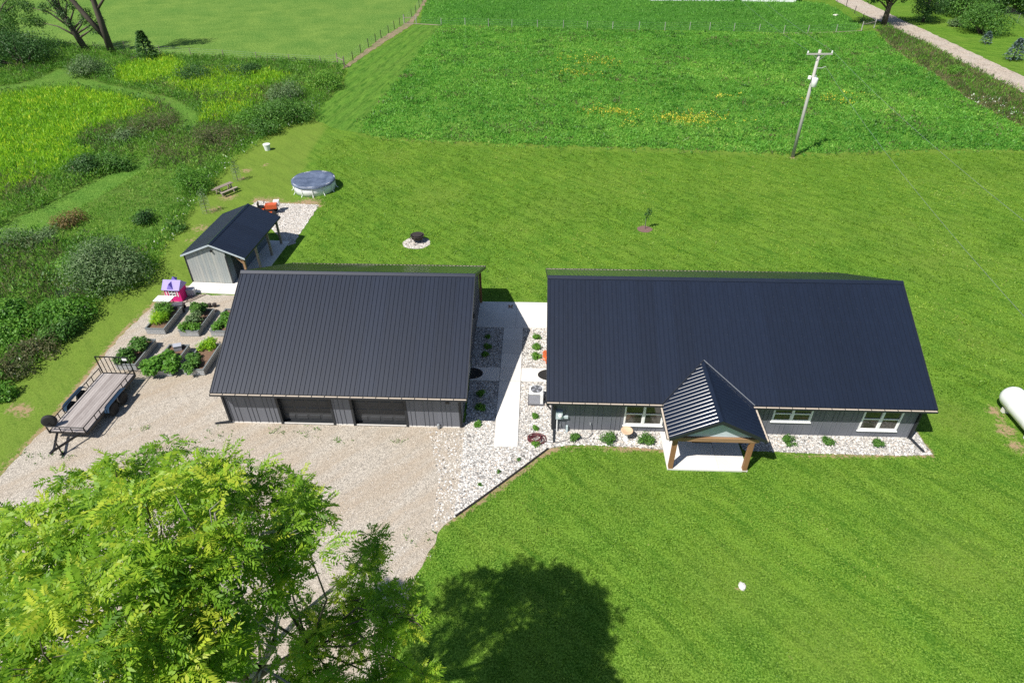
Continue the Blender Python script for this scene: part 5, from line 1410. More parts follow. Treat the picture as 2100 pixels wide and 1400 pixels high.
def walnut_leaves():
    # one compound leaf along +x: seven pairs of leaflets and one at the tip, arching down
    lv = []
    for k in range(7):
        x = .09+.056*k
        for s_ in (-1, 1): lv.append((x, s_))
    proto = []
    for x, s_ in lv:
        L = .145*(1-.35*abs(x-.26)/.26); z = -.55*x*x
        b = np.array([x, 0, z]); d_ = np.array([.55, s_*.84, -.22]); d_ /= np.linalg.norm(d_)
        w_ = np.array([.84, -s_*.55, .1])*.052
        proto += [b, b+d_*L*.4+w_*.5, b+d_*L, b+d_*L*.4-w_*.5]
    x = .47; b = np.array([x, 0, -.55*x*x])
    proto += [b, b+np.array([.05, .018, -.02]), b+np.array([.10, 0, -.05]), b+np.array([.05, -.018, -.02])]
    proto = np.array(proto); nl = len(proto)//4
    C0 = []; R0_ = []; Q0 = []
    for ci, c in enumerate(CL):
        # each lobe is a handful of twig ends with leaves radiating from them, and gaps between
        k = max(3, int(7.5*(c[3]/.7)**1.6))
        u = rand_dir(k); u[:, 2] = u[:, 2]*.7+.12
        for a in u*(c[3]*(.45+.75*rng.random(k)))[:, None]:
            C0.append((c[0]+a[0], c[1]+a[1], c[2]+a[2])); Q0.append(ci); R0_.append(.7+.6*rng.random())
    C0 = np.array(C0); Q0 = np.array(Q0); R0_ = np.array(R0_)
    idx = np.repeat(np.arange(len(C0)), np.maximum(6, (rng.normal(19, 5, len(C0))*R0_)).astype(int))
    N_ = len(idx)
    a = rng.random(N_)*2*PI
    el_ = rng.normal(.12, .42, N_)
    dx = np.stack([np.cos(a)*np.cos(el_), np.sin(a)*np.cos(el_), np.sin(el_)], 1)
    pos = C0[idx]+rng.normal(0, .07, (N_, 3))+dx*.04
    dz = unit(np.array([0, 0, 1.])+rand_dir(N_)*.55); dy = unit(np.cross(dz, dx)); dz = np.cross(dx, dy)
    sc = .80*(.55+.75*rng.random(N_))
    P3 = np.broadcast_to(proto, (N_,)+proto.shape).copy()
    P3[..., 2] *= (.4+2.2*rng.random(N_))[:, None]                      # some leaves hang more than others
    P3[..., 1] *= (.65+.5*rng.random(N_))[:, None]
    P3 = P3.reshape(N_, nl, 4, 3); ctr = P3[:, :, :1]
    P3 = ctr+(P3-ctr)*(.7+.6*rng.random((N_, nl, 1, 1)))
    P3[..., 2] += rng.normal(0, .22, (N_, nl, 1))*np.linalg.norm((P3-ctr)[..., :2], axis=-1)
    P3 = P3.reshape(N_, nl*4, 3)
    V = pos[:, None]+sc[:, None, None]*(P3[..., 0:1]*dx[:, None]+P3[..., 1:2]*dy[:, None]+P3[..., 2:3]*dz[:, None])
    lump = rng.random(len(CL)); tw_ = rng.random(len(C0))
    t = np.clip(.08+.25*lump[Q0[idx]]+.37*tw_[idx]+.42*rng.random(N_), 0, 1)
    f = np.arange(N_*nl*4).reshape(-1, 4)
    link('crown', np_mesh('crown', V.reshape(-1, 3), f, np.clip(np.repeat(t, nl)+rng.normal(0, .06, N_*nl), 0, 1)), LM['walnut'], WT)
    print('walnut leaves', N_)
walnut_leaves()

# --- trees at the edges
def tree(name, label, base, H, r0, lumps, mat, n, leaf=.3, bark='bark', limbs=None, cat='tree', lean=(0, 0)):
    o = thing(name, label, cat, base)
    t = MB()
    t.tube([(0, 0, 0), (lean[0]*.3, lean[1]*.3, H*.3), (lean[0]*.65, lean[1]*.65, H*.62), (lean[0], lean[1], H*.95)], [r0, r0*.8, r0*.55, r0*.15], 9)
    for i, l in enumerate(lumps[:14]):
        z = min(l[2]*.7, H*.8); t.tube([(lean[0]*z/H, lean[1]*z/H, z*.8), (l[0]*.55, l[1]*.55, z+(l[2]-z)*.55), tuple(l[:3])], [r0*.35, r0*.2, .02], 6)
    for pts, rad in (limbs or []): t.tube(pts, rad, 7)
    t.build('trunk', M[bark], o, True)
    if n:
        v, f, tt = foliage([l[:3] for l in lumps], [l[3] for l in lumps], n, leaf, .55, .3)
        link('crown', np_mesh('crown', v, f, tt), LM[mat], o)
    return o
def blob_lumps(R, z0, z1, k, rl):
    out = []
    for i in range(k):
        a = random.random()*2*PI; q = math.sqrt(random.random())*R; z = random.uniform(z0, z1)
        s_ = math.sqrt(max(.15, 1-((z-(z0+z1)/2)/((z1-z0)/2+.5))**2))
        out.append((q*math.cos(a)*s_, q*math.sin(a)*s_, z, rl*random.uniform(.7, 1.3)))
    return out
# upper left: forked tree, mostly bare in the frame, and the leaning vine-covered one
tree('forked_tree', 'tall bare forked tree with dead side branch beside the pasture', (-61.002, 106.147), 17, .55, blob_lumps(4, 13, 17, 10, 1.6), 'green', 2600, .3,
     limbs=[([(0, 0, 2.2), (-2.2, .3, 5.5), (-4.6, .6, 9.5), (-6.0, .8, 14)], [.42, .36, .3, .12]), ([(-.0, 0, 6.2), (1.6, -.2, 7.6), (3.6, -.3, 8.8), (5.0, -.3, 10.5)], [.22, .16, .1, .04]),
            ([(3.4, -.3, 8.6), (3.6, -.4, 10.2), (4.4, -.5, 11.4)], [.08, .05, .02]), ([(-.1, 0, 7.0), (-1.2, -.2, 9.0), (-1.7, -.2, 10.5)], [.12, .08, .03]), ([(3.0, -.3, 8.4), (4.3, -.8, 8.6), (5.4, -1., 9.0)], [.06, .04, .015]), ([(4.3, -.3, 9.6), (5.4, -.2, 9.9), (6.2, 0, 9.4)], [.05, .03, .01])])
vt = tree('vine_covered_tree', 'leaning dark tree wrapped in vines near the pasture fence', (-65.965, 108.191), 15, .5, [(-1.0, 0, 4.2, .9), (-1.6, 0, 5.6, 1.0), (1.4, -.2, 4.6, .9), (2.6, 0, 3.4, 1.1), (3.6, 0, 4.4, .9), (1.9, .2, 5.4, 1.1), (.2, .2, 6.6, 1.0), (-.6, .2, 8, 1.1), (-6.6, .3, 6.4, 1.1), (-5.4, 0, 8.4, 1.2), (-2.2, .1, 7.0, 1.0), (-2.6, 0, 8.6, 1.1), (-4.2, .3, 6.2, 1.0), (-5.6, .3, 4.2, .9), (-3.6, 0, 10.5, 1.3), (-4.6, .3, 12.5, 1.6)], 'dark', 7000, .22, lean=(-4.6, .4))
tw = MB()
for k in range(90):
    b = Vector((-2.6-random.random()*1.8, random.uniform(-.6, .6), 8.2+random.random()*4)); d_ = Vector(rand_dir(1)[0]); d_.z = abs(d_.z)*.6
    tw.tube([tuple(b), tuple(b+d_*.8), tuple(b+d_*1.3+Vector((0, 0, -.3)))], [.02, .014, .006], 3, False)
tw.build('dead_twigs', M['deadtwig'], vt)
tree('willow_tree', 'loose leafy green tree in the top left corner', (-77.459, 106.964), 12.5, .4, blob_lumps(5.6, 2.6, 10, 38, 1.4), 'green', 11000, .24)
bush('corner_thicket', 'big dark green thicket at the left edge below the corner tree', (-70.862, 99.411), 6.0, 5.6, 'dark', n=8500, leaf=.26)
bush('silver_shrub', 'silvery upright shrub left of the mown path entrance', (-57.954, 93.773), 2.5, 3.6, 'silver', n=3200, leaf=.24, wid=.35)
def conifer(name, label, base, R, H, mat, n, leaf=.3):
    o = thing(name, label, 'tree', base)
    t_ = rng.random(n)**.7; z = H*(.06+.92*t_); a = rng.random(n)*2*PI
    tier = .78+.22*np.sin(z/H*2*PI*7)
    r = R*(1-t_)**.85*tier*(.45+.55*rng.random(n)**.4)
    c = np.stack([r*np.cos(a), r*np.sin(a), z], 1)
    d = unit(np.stack([np.cos(a), np.sin(a), np.full(n, -.15)], 1)+.5*rand_dir(n))
    v, f = leaf_quads(c, d, leaf*(.6+.8*rng.random(n)), leaf*.4)
    v[:, 2] = np.maximum(v[:, 2], .03)
    link('crown', np_mesh('crown', v, f, rng.random(n)), LM[mat], o)
    MB().tube([(0, 0, 0), (0, 0, H*.96)], [.07*R, .01], 6).build('trunk', M['bark'], o)
conifer('cedar_tree', 'small pointed evergreen at the scrub edge by the pasture fence', (-53.284, 101.436), 1.9, 4.4, 'dark', 1500, .42)
conifer('blue_spruce', 'small blue spruce near the right edge beyond the road', (72.591, 98.843), 1.5, 3.0, 'spruce', 900, .35)
conifer('blue_spruce', 'tiny blue spruce beside the big shrub beyond the road', (74.832, 109.299), 1.0, 1.8, 'spruce', 500, .28)
# upper right
tree('roadside_tree', 'spreading dark tree shading the dirt road at the top', (66.044, 124.728), 11, .5, [(-6, -2, 6, 1.6), (-7.4, -1, 7.6, 1.5), (-4, -3, 7, 1.7), (-1, -3.4, 6.4, 1.6), (2, -3, 7, 1.6), (5, -2.4, 7, 1.6), (-5.4, 1, 8.6, 1.7), (-1.5, .5, 4.6, 1.3), (2.2, .5, 4.4, 1.2), (-3.4, -.5, 4.2, 1.1), (-.5, -1.5, 4.8, 1.2), (.5, 1.6, 4.6, 1.2), (-.5, .5, 6.5, 1.8), (-2.5, 0, 6.0, 1.5), (2.6, .5, 6.6, 1.6), (0, -1, 8, 2), (-3.6, -1, 7.5, 1.6), (3.6, -1, 8, 1.7), (0, 2, 8, 2), (-5.4, 0, 6.6, 1.4), (1.5, 0, 10, 1.8), (-1.8, 0, 10, 1.8), (-4.4, 1, 4.9, 1.0), (1.8, -.5, 5.4, 1.1)], 'dark', 13000, .3)
tree('roadside_tree', 'dense round dark tree right of the road shade', (73.976, 126.585), 8, .3, blob_lumps(2.6, 1.4, 7.4, 24, 1.3), 'dark', 6500, .26)
WOOD = ((1945,28,5,8), (1972,34,5.5,9), (2000,26,5,9), (2038,20,5,10), (2076,22,6,10), (2110,30,5,9), (1960,10,5,10), (2020,4,6,11), (2090,2,6,12), (2130,12,6,12))
WP = [(82.595,134.057), (82.946,130.275), (87.531,133.864), (92.084,135.64), (94.332,133.6), (95.58,130.716), (88.552,141.957), (95.271,143.848), (102.617,144.647), (104.133,140.257)]
wl_ = ['wood edge tree nearest the road, leftmost of the dark wood', 'dark wood tree behind the shrub with pale twig at its foot', 'dark wood tree third from the road', 'dark wood tree directly behind the big lone shrub', 'dark wood tree standing by the chain link fence', 'dark wood tree at the right frame edge', 'rear dark wood tree, leftmost at the top edge', 'rear dark wood tree, second along the top edge', 'rear dark wood tree, third along the top edge', 'rear dark wood tree in the top right corner']
for i, (b, w_) in enumerate(zip(WP, WOOD)):
    tree('wood_tree', wl_[i], b, w_[3]*.8, .3, blob_lumps(w_[2]*.62, .8, w_[3]*.75, 24, 1.5), ['dark', 'green', 'dark'][i % 3], 4200, .34)
bush('lone_shrub', 'large lone green shrub on the grass beyond the road', (78.33, 116.309), 4.2, 5.2, 'green', n=6500, leaf=.28)
bush('white_flower_shrub', 'small shrub with white blossom left of the big lone shrub', (77.572, 122.227), 1.6, 1.6, 'silver', n=900, leaf=.3)

# --- bushes of the scrub
B = [
 ('olive_bush', 'largest rounded grey green bush, left of the shed', (-28.354, 39.494), 3.15, 3.3, 'silver', 11000, .17, .42),
 ('leafy_bush', 'bright leafy skirt of growth at the left foot of the largest bush', (-30.98, 40.341), 1.9, 1.5, 'bright', 3000, .17, .5),
 ('leafy_bush', 'bright green bush at the front foot of the largest bush', (-28.376, 38.643), 1.4, 1.0, 'bright', 2200, .16, .5),
 ('leafy_bush', 'bright broad leaved bush on the scrub edge opposite the raised beds', (-28.943, 33.76), 2.2, 1.7, 'bright', 5200, .17, .55),
 ('leafy_bush', 'dark green bush overhanging the lawn behind the trailer', (-27.828, 32.692), 1.4, 1.2, 'green', 2600, .16, .5),
 ('leafy_bush', 'tall bright sapling bush near the left edge above the broad bush', (-31.547, 33.955), 1.1, 2.4, 'bright', 2600, .19, .55),
 ('low_bush', 'low brownish bush on the scrub edge left of the trailer', (-28.581, 30.862), 1.4, 1.0, 'brown', 2200, .15, .45),
 ('low_bush', 'low dark bush at the left edge nearest the lawn dirt patch', (-29.059, 28.804), 1.6, 1.1, 'brown', 2400, .15, .45),
 ('leafy_bush', 'green weeds bush at the left frame edge beside the dirt patch', (-28.062, 26.898), .8, .9, 'bright', 1200, .15, .5),
 ('leafy_bush', 'bright bush at the left edge below the sapling bush', (-30.972, 32.119), 1.5, 1.3, 'bright', 2800, .17, .5),
 ('grey_shrub', 'grey green round shrub behind the dark shrubs at the strip', (-27.248, 81.516), 2.7, 2.6, 'silver', 3600, .2, .4),
 ('dark_shrub', 'dark glossy shrub at the scrub corner above the mown lawn', (-25.134, 73.363), 3.0, 2.9, 'green', 5200, .2, .5),
 ('dark_shrub', 'mid green shrub left of the dark glossy corner shrub', (-28.376, 71.776), 2.2, 2.2, 'bright', 3200, .19, .5),
 ('dark_shrub', 'green shrub just below the dark glossy corner shrub', (-26.496, 69.664), 1.9, 1.7, 'green', 2500, .18, .5),
 ('dark_thicket', 'dark bramble thicket right of the goldenrod near the fence', (-42.123, 91.853), 3.6, 1.9, 'dark', 4200, .2, .5),
 ('dark_thicket', 'dark bramble thicket nearer the fence corner', (-36.516, 92.931), 3.4, 1.6, 'dark', 3600, .2, .5),
 ('dark_thicket', 'dark compact bush left of the lower mown path', (-40.218, 59.038), 1.9, 1.9, 'dark', 2800, .18, .5),
 ('dark_thicket', 'dark compact bush against the lower mown path', (-37.825, 59.838), 2.0, 1.7, 'green', 2800, .18, .5),
 ('corner_bush', 'yellow green bush beside the fence corner gate', (-24.405, 87.396), 2.7, 2.6, 'rough', 3600, .2, .5),
 ('tall_weed_bush', 'feathery yellow green bush on the scrub edge above the bench', (-28.396, 54.644), 1.9, 2.8, 'bright', 3200, .2, .3),
 ('small_shrub', 'small dark upright shrub alone in the low scrub', (-29.889, 48.262), 1.0, 1.4, 'dark', 1400, .16, .5),
 ('rust_shrub', 'rust coloured shrub left of the largest bush top', (-35.647, 48.004), 1.7, 1.2, 'rust', 1800, .16, .4),
 ('grey_shrub', 'pale grey shrub at the left edge above the dark weeds', (-38.249, 44.48), 2.4, 1.3, 'silver', 2600, .17, .35),
 ('grey_shrub', 'pale grey shrub right of the left edge grey shrub', (-36.106, 45.001), 1.9, 1.1, 'silver', 1900, .17, .35),
 ('brown_mound', 'reddish brown weed mound inside the bend of the mown path', (-38.849, 71.36), 3.4, 1.6, 'brown', 3600, .19, .3),
 ('grey_shrub', 'grey green low shrub left of the reddish brown mound', (-40.87, 67.697), 2.0, 1.5, 'silver', 1900, .19, .4),
 ('brown_mound', 'olive brown thicket between the lower path and the lawn', (-30.881, 67.191), 3.0, 1.7, 'brown', 3600, .18, .35),
 ('leafy_bush', 'green shrub at the right end of the fence side goldenrod', (-55.164, 93.445), 1.6, 1.3, 'green', 1500, .2, .5),
 ('leafy_bush', 'small green tuft bush on the grass of the road verge', (60.466, 91.489), 1.5, 1.2, 'bright', 1400, .2, .4),
 ('dark_shrub', 'dark bush on the scrub edge just below the feathery bush', (-26.77, 47.167), .9, .9, 'green', 900, .15, .5),
 ('low_bush', 'dark weedy bush on the scrub edge beside the wire mesh panel', (-27.896, 37.684), .9, .7, 'green', 900, .14, .5),
]
for nm, lab, loc, R, H, mat, n, lf_, wd_ in B:
    bush(nm, lab, loc, R, H, mat, 'bush', n, lf_, None, wd_)

# --- planted shrubs round the house
SH = [(1.16, -.62, .27, .42, 'small round shrub in the stones nearest the electric meter'), (2.83, -.72, .40, .60, 'round shrub in the stones left of the bird bath'), (4.62, -.66, .43, .60, 'largest round shrub, between bird bath and porch'),
      (11.92, -.48, .34, .5, 'round shrub right of the porch, first of three'), (13.81, -.48, .29, .45, 'round shrub right of the porch, middle of three'), (16.27, -.58, .29, .45, 'round shrub right of the porch, nearest the house corner'),
      (-.86, 7.9, .27, .34, 'round shrub by the patio end of the side stone bed'), (-.85, 6.95, .27, .34, 'round shrub in the middle of the side stone bed'), (-.87, 6.05, .28, .36, 'round shrub next to the orange chair'),
      (-3.85, 7.95, .16, .2, 'tiny shaded shrub nearest the patio in the garage stone bed'), (-3.8, 6.9, .24, .32, 'shaded shrub in the middle of the upper garage stone bed'), (-3.85, 6.0, .27, .36, 'shaded shrub nearest the cross path in the garage stone bed'),
      (-3.8, 2.55, .27, .36, 'shaded shrub just below the cross path beside the garage'), (-3.8, 1.5, .28, .36, 'shaded shrub lower in the garage stone bed'), (-3.85, .25, .2, .25, 'small sunlit tuft at the edge of the garage shadow'),
      (-.85, .95, .2, .24, 'yellowish small plant in front of the air conditioner'), (-.82, .05, .15, .2, 'small green plant above the coiled hose'), (-.85, -1.1, .18, .22, 'small green plant in front of the coiled hose')]
for x, y, R, H, lab in SH:
    front_large = R > .26 and y < 0  # larger shrubs along the front wall take the deeper green leaves
    bush('round_shrub' if R > .22 else 'small_plant', lab, HL(x, y, .02), R*1.1, H*1.05, 'bright' if not front_large else 'green', 'shrub', int(700*(R/.3)**1.2)+150, .075, 12, .6, 'planted shrubs in the stone beds')
for (u_, lab) in (((-0.68, 21.206), 'small tuft of green in the stones near the walkway end'), ((-1.542, 20.368), 'small tuft of green in the stones near the black edging'), ((0.244, 21.954), 'tiny tuft of green in the stones below the hose')):
    bush('small_plant', lab, u_, .13, .16, 'green', 'plant', 130, .07, 6, .5, 'tufts in the front stones')

# --- vegetables in the raised beds
def bedplant(bed, dx, dy, R, H, mat, n, leaf, lab, wid=.6, nm='vegetable_plant'):
    x, y = BEDS[bed]; return bush(nm, lab, HL(x+dx, y+dy, .30), R*1.18, H*1.15, mat, 'plant', n, leaf, None, wid, 'plants in the raised beds')
bedplant('A', .45, .9, .55, .75, 'yellow', 1900, .22, 'feathery fern like plant at the front of the feathery bed', .12)
bedplant('A', .45, 1.8, .60, .95, 'bright', 2100, .24, 'feathery fern like plant at the back of the feathery bed', .12)
bedplant('B', .55, 1.85, .48, 1.15, 'green', 1700, .14, 'tallest tomato plant at the back of its bed')
bedplant('B', .55, 1.05, .45, .8, 'silver', 1300, .12, 'pale seedy plant in the middle of the tomato bed', .4)
bedplant('B', .25, .35, .36, .45, 'bright', 800, .12, 'low bright herb at the front left of the tomato bed')
bedplant('B', .85, .35, .36, .48, 'bright', 800, .12, 'low bright herb at the front right of the tomato bed')
bedplant('C', .45, .5, .45, .42, 'bright', 1200, .13, 'bright lettuce at the front of the bed beside the garage')
bedplant('C', .45, 1.5, .48, .42, 'bright', 1200, .13, 'bright lettuce at the back of the bed beside the garage')
bedplant('D', .45, .55, .52, .75, 'green', 1500, .14, 'dark leafy plant just behind the trailer gate')
bedplant('D', .60, 1.65, .50, .70, 'green', 1500, .14, 'dark leafy plant at the back of the leftmost bed')
bedplant('D', .2, .2, .32, .4, 'silver', 600, .13, 'grey green plant seen through the trailer gate')
bedplant('E', .35, .25, .75, .55, 'bright', 1900, .19, 'large squash plant spilling over the front of its bed', .8)
bedplant('E', .65, .95, .62, .50, 'bright', 1300, .19, 'squash leaves in the middle of the bin bed', .8)
bedplant('E', 1.05, .35, .42, .4, 'bright', 700, .17, 'small squash clump at the right front of the bin bed', .8)
bedplant('F', .55, 2.2, .52, .55, 'yellow', 1200, .13, 'yellow flowering plant at the back of the bed by the garage', .4)
bedplant('F', .5, .35, .62, .45, 'green', 1300, .15, 'trailing vine at the front of the bed by the garage', .7)
bedplant('F', .12, 1.1, .32, .4, 'green', 600, .14, 'vine climbing the left side of the bed by the garage', .7)

# --- young trees
sp_ = thing('young_sapling', 'slender young sapling in a mulch ring on the back lawn', 'tree', (10.66, 46.62, 0))
MB().tube([(0, 0, 0), (.02, 0, .8), (.12, .02, 1.75)], [.02, .016, .006], 6).build('trunk', M['bark'], sp_)
v, f, t = foliage([(.05, 0, 1.0), (.10, 0, 1.3), (.22, 0, 1.45), (.12, 0, 1.6), (-.1, 0, 1.35), (.2, 0, 1.75)], [.12, .16, .16, .14, .08, .08], 170, .13, .6)
link('crown', np_mesh('crown', v, f, t), LM['dark'], sp_)
MB().tube([(-.03, 0, 0), (-.03, 0, 1.0)], .014, 5).build('stake', M['galv'], sp_)
for b, hgt, lab in (((-25.217, 56.893), 2.0, 'thin caged fruit tree on the lawn above the bench'), ((-25.517, 50.101), 2.2, 'thin caged fruit tree between the shed and the scrub')):
    o = thing('fruit_tree', lab, 'tree', b)
    tt_ = MB().tube([(0, 0, 0), (0, 0, hgt*.9)], [.03, .01], 6)
    for k in range(7): a = k*2.4; tt_.tube([(0, 0, .5+k*.2), (.25*math.cos(a), .25*math.sin(a), .8+k*.2)], [.012, .004], 4)
    tt_.build('trunk', M['bark'], o)
    v, f, t = foliage([(0, 0, hgt*.45), (.1, 0, hgt*.65), (-.1, .1, hgt*.8), (.05, -.1, hgt*.95)], [.28, .32, .3, .2], 240, .10, .5)
    link('crown', np_mesh('crown', v, f, t), LM['silver'], o)
    cg = MB()
    for k in range(10):
        a = 2*PI*k/10; cg.tube([(.36*math.cos(a), .36*math.sin(a), 0), (.36*math.cos(a), .36*math.sin(a), 1.3)], .005, 3, False)
    for z in (.1, .4, .7, 1.0, 1.3): cg.tube([(.36*math.cos(2*PI*k/12), .36*math.sin(2*PI*k/12), z) for k in range(13)], .005, 3, False)
    cg.build('wire_cage', M['galv'], o)

# --- uncountable growth
GOLD1 = [(-66.933,79.74), (-61.262,85.059), (-56.665,86.897), (-46.786,81.999), (-41.313,78.368), (-41.728,74.77), (-44.559,73.13), (-46.258,70.095), (-45.555,66.34), (-41.949,63.766), (-42.287,60.292), (-43.783,55.678), (-45.71,48.79)]
GOLD2 = [(-55.7,95.497), (-53.722,101.449), (-50.421,102.512), (-45.96,97.333), (-44.97,92.668), (-47.886,88.467), (-50.575,88.997), (-53.428,91.674)]
GOLD3 = [(-46.793,92.718), (-44.076,95.171), (-34.283,94.383), (-29.644,92.247), (-30.936,87.567), (-35.2,83.347), (-39.355,83.038), (-43.973,86.789)]
GOLD4 = [(-37.811,81.377), (-32.169,85.39), (-29.967,81.183), (-30.252,77.362), (-32.847,71.875), (-34.629,72.573), (-35.702,76.578)]
BROWN1 = [(-40.811,85.18), (-34.769,82.105), (-30.803,87.114), (-27.695,86.146), (-28.347,80.747), (-33.083,78.925), (-38.107,80.592)]
BROWN2 = [(-46.795,70.107), (-44.053,73.793), (-43.125,80.519), (-38.464,76.643), (-37.383,72.635), (-38.864,68.401), (-40.938,66.244), (-41.7,63.761), (-45.042,66.329)]
BROWN3 = [(-48.964,54.168), (-47.913,58.006), (-46.101,60.366), (-41.406,56.184), (-42.509,53.535), (-45.614,49.239)]
BROWN4 = [(-36.117,63.38), (-36.964,67.614), (-34.379,73.068), (-28.485,71.778), (-26.762,69.67), (-28.222,63.221), (-29.238,59.429), (-32.527,59.492), (-34.879,59.538)]
BROWN5 = [(-41.63,43.377), (-34.769,44.98), (-30.423,37.719), (-31.689,35.348), (-36.214,35.408)]
LOW = [(-38.007,48.663), (-36.086,54.464), (-34.989,59.783), (-30.407,58.851), (-27.978,53.794), (-27.426,45.509), (-27.517,43.163), (-33.244,46.425), (-36.419,43.298)]
wp = in_view(scatter_in(WILD, 7.0))
ok = ~(in_poly(wp, smooth_poly(PATH1)) | in_poly(wp, smooth_poly(PATH2)))
wp = wp[ok]
gold = in_poly(wp, GOLD1) | in_poly(wp, GOLD2) | in_poly(wp, GOLD3) | in_poly(wp, GOLD4)
brown = np.zeros(len(wp), bool)
for q in (BROWN1, BROWN2, BROWN3, BROWN4, BROWN5): brown |= in_poly(wp, q)
low = in_poly(wp, LOW)
mixr = rng.random(len(wp))
sel_b = (brown & (mixr < .5)) | (~gold & ~low & (mixr > .92))
sel_g = gold & ~sel_b & (mixr < .85)
rest = ~sel_b & ~sel_g
def far_thin(P, r): return P
plants('goldenrod', wp[sel_g], .95, 9, .34, .085, LM['yellow'], .50, .14, .05, .85, .10, 3, .25)
gp2 = in_view(np.concatenate([scatter_in(q, 5) for q in (GOLD1, GOLD2, GOLD3, GOLD4)]))
gp2 = gp2[~(in_poly(gp2, smooth_poly(PATH1)) | in_poly(gp2, smooth_poly(PATH2)))]
plants('goldenrod', gp2, .85, 7, .34, .085, LM['yellow'], .50, .14, .1, .88, .08, 5, .25)
plants('brown_weeds', wp[sel_b], .85, 10, .30, .07, LM['brown'], .45, .16, 0, 1, 0, 4)
plants('scrub_weeds', wp[rest & ~low], .75, 10, .28, .085, LM['rough'], .45, .16, 0, .95, 0, 6)
plants('low_scrub', wp[rest & low], .28, 8, .20, .06, LM['rough'], .42, .16, .1, .95, 0, 8)
ed = in_view(scatter_in([(-28.279,26.9), (-30.907,29.269), (-29.76,32.104), (-29.431,35.318), (-29.066,38.331), (-27.627,40.293), (-27.837,44.713), (-28.492,49.871), (-29.266,55.961), (-29.697,64.607), (-27.75,72.918), (-24.5,82.053), (-24.167,94.613), (-22.927,95.88), (-22.309,75.372), (-25.699,69.647), (-27.061,61.246), (-26.806,50.784), (-26.176,43.905), (-25.124,38.597), (-27.086,37.057), (-27.286,33.101), (-27.748,29.683)], 9))
ed = ed[seg_dist(ed, WILD_EDGE) < 1.1]
plants('edge_weeds', ed, .42, 8, .26, .06, LM['rough'], .5, .13, 0, .95, 0, 9)
qa = ed[rng.random(len(ed)) < .16]
plants('white_wildflowers', qa, .75, 3, .11, .11, LM['queen'], .1, .12, 0, 1)
tk_ = in_view(scatter_in(WILD, .55)); tk_ = tk_[~(in_poly(tk_, smooth_poly(PATH1)) | in_poly(tk_, smooth_poly(PATH2)) | in_poly(tk_, LOW) | in_poly(tk_, GOLD1) | in_poly(tk_, GOLD2))]
r_ = rng.random(len(tk_))
plants('scrub_clumps', tk_[r_ < .30], 1.1, 46, .24, .10, LM['green'], .25, .42, 0, 1, 0, 41, .4)
plants('scrub_clumps', tk_[(r_ >= .30) & (r_ < .80)], 1.0, 46, .24, .09, LM['rough'], .25, .42, 0, 1, 0, 42, .4)
plants('scrub_clumps', tk_[r_ >= .80], 1.0, 46, .24, .08, LM['brown'], .3, .42, 0, 1, 0, 43, .4)
# meadow
mp_ = in_view(scatter_in(MEADOW, 6.0))
plants('meadow_grass', mp_, .11, 6, .26, .12, LM['meadow'], .30, .20, 0, .98, 0, 11, .22)
mc = in_view(scatter_in(MEADOW, .9)); mc = mc[lownoise(mc, .5, 77) > .45]
plants('meadow_clumps', mc[::2], .18, 14, .24, .15, LM['green'], .35, .28, 0, 1, 0, 31, .5)
md = in_view(scatter_in(MEADOW, .8)); md = md[lownoise(md, .35, 78) > .62]
plants('dry_meadow_patches', md[::2], .12, 12, .24, .10, LM['brown'], .35, .35, .3, 1, 0, 32, .5)
for k, ((x, y), r, n) in enumerate((((10.541, 100.694), 2.6, 90), ((12.637, 98.926), 2.2, 45), ((9.186, 93.169), 2.2, 90), ((11.002, 76.384), 1.9, 110), ((13.42, 75.426), 1.0, 40), ((21.13, 73.496), 2.3, 170), ((19.374, 73.025), 1.2, 60), ((18.078, 73.395), 1.5, 40), ((39.377, 80.462), 1.8, 50), ((26.085, 81.805), 1.2, 25), ((42.887, 82.411), 1.0, 15), ((13.114, 71.5), .8, 18))):
    P_ = np.stack([x+r*.9*rng.normal(size=n), y+r*.55*rng.normal(size=n)], 1)
    plants('yellow_wildflowers', P_, .50, 3, .13, .13, LM['flower'], .2, .12)
P_ = in_view(scatter_in(VERGE, 6))
plants('verge_weeds', P_[::2], .5, 8, .34, .08, LM['brown'], .6, .18, .1, 1, 0, 14)
plants('verge_weeds', P_[1::2], .5, 8, .34, .09, LM['rough'], .6, .18, 0, .95, 0, 15)
vq = in_view(scatter_in([(56.607,82.062), (58.668,79.982), (57.525,71.817), (55.89,73.554), (55.132,79.477)], 2))
plants('white_wildflowers', vq, .7, 3, .16, .16, LM['queen'], .1, .15)
P_ = in_view(scatter_in(PADDOCK, 2.2))
plants('paddock_grass', P_, .22, 5, .30, .13, LM['meadow'], .4, .25, 0, .8, 0, 17, .15)
# fence line growth
fl = in_view(scatter_in([(-61.093,107.721), (-42.697,102.869), (-32.66,100.827), (-27.411,99.821), (-27.662,97.89), (-41.871,100.528), (-54.252,102.626), (-73.415,110.708), (-84.689,116.268)], 6))
plants('fence_weeds', fl, .35, 8, .3, .08, LM['rough'], .5, .15, 0, .95, 0, 19)

for (x, y), r in (((-12.12, 24.038), .35), ((-10.573, 24.093), .5), ((-8.702, 23.339), .3), ((-14.976, 23.926), .5), ((-12.599, 21.572), .3), ((-19.047, 24.325), .3), ((-4.1, 17.545), .5), ((-22.485, 22.309), .6), ((-24.138, 22.654), .5), ((-5.727, 23.309), .25)):
    n = int(16*r)+4
    plants('drive_weeds', np.stack([x+r*rng.normal(size=n), y+r*.5*rng.normal(size=n)], 1), .07, 4, .10, .05, LM['rough'], .4, .05)

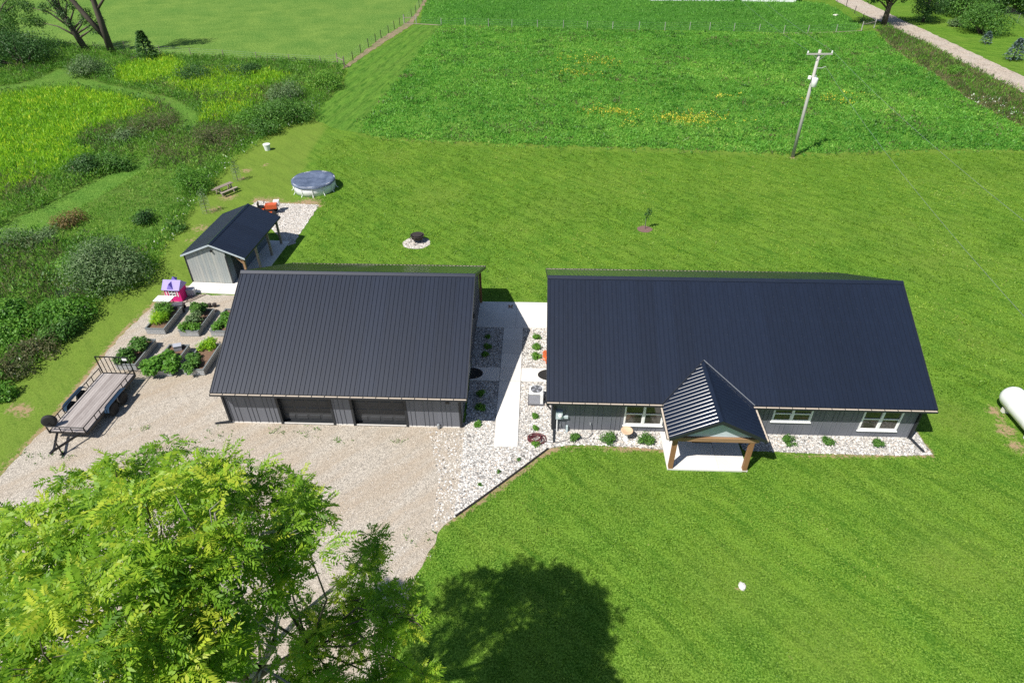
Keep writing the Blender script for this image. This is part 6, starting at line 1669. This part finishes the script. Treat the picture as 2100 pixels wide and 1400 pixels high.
def off_things(P):
    for x, y, r in ((-7.3, 44.52, 1.15), (10.62, 46.55, .7), (-17.62, 54.95, 2.1), (26.3, 24.1, 2.0), (9.22, 15.0, .25)):
        P = P[np.hypot(P[:, 0]-x, P[:, 1]-y) > r]
    return P
FRONT = [(-4.207,14.325), (-3.953,15.492), (-3.27,17.286), (-2.585,18.414), (-0.509,20.299), (1.752,22.459), (2.891,22.78), (5.791,22.584), (7.541,22.335), (7.26,21.129), (11.268,20.906), (11.567,22.229), (15.306,22.062), (20.677,21.879), (21.747,23.897), (24.94,27.75), (31.47,27.675), (19.188,10.144), (-4.649,10.311), (-4.508,11.648)]
BACK = [(-16.328,51.085), (-18.09,55.756), (-19.528,65.797), (-18.115,68.712), (-14.866,68.037), (-4.878,65.491), (7.533,63.843), (26.572,61.853), (38.855,62.395), (50.967,62.415), (56.628,60.225), (32.224,26.833), (24.479,26.92), (22.703,25.359), (27.267,37.862), (22.353,39.168), (2.871,40.888), (-2.085,40.961), (-1.949,36.714), (2.459,36.174), (2.538,39.857), (-2.018,41.102), (-16.05,41.522), (-15.916,44.527), (-15.953,46.992)]
plants('lawn_tufts', in_view(off_things(scatter_in(FRONT, 62)), 1), .035, 3, .075, .030, LM['lawnblade'], .35, .05, 0, .98, 0, 61, .5)
plants('lawn_tufts', in_view(off_things(scatter_in(BACK, 13)), 1), .04, 4, .13, .055, LM['lawnblade'], .30, .09, 0, .98, 0, 62, .35)

me_ = in_view(scatter_in([(-19.483,75.306), (-15.799,73.489), (-7.717,69.255), (12.883,66.556), (27.571,64.814), (53.072,65.703), (57.553,61.49), (54.865,57.812), (49.654,60.363), (26.015,60.201), (12.135,61.752), (-7.276,64.147), (-15.476,65.712)], 5), 1)
dm = seg_dist(me_, MEADOW[13:]+MEADOW[:1]); me_ = me_[(dm < 1.6) & (rng.random(len(me_)) > dm/1.6)]
plants('meadow_edge', me_, .10, 6, .22, .09, LM['meadow'], .35, .16, 0, .98, 0, 71, .5)
plants('dry_edge_grass', me_[::4], .08, 6, .20, .07, LM['brown'], .35, .2, .4, 1, 0, 72, .5)
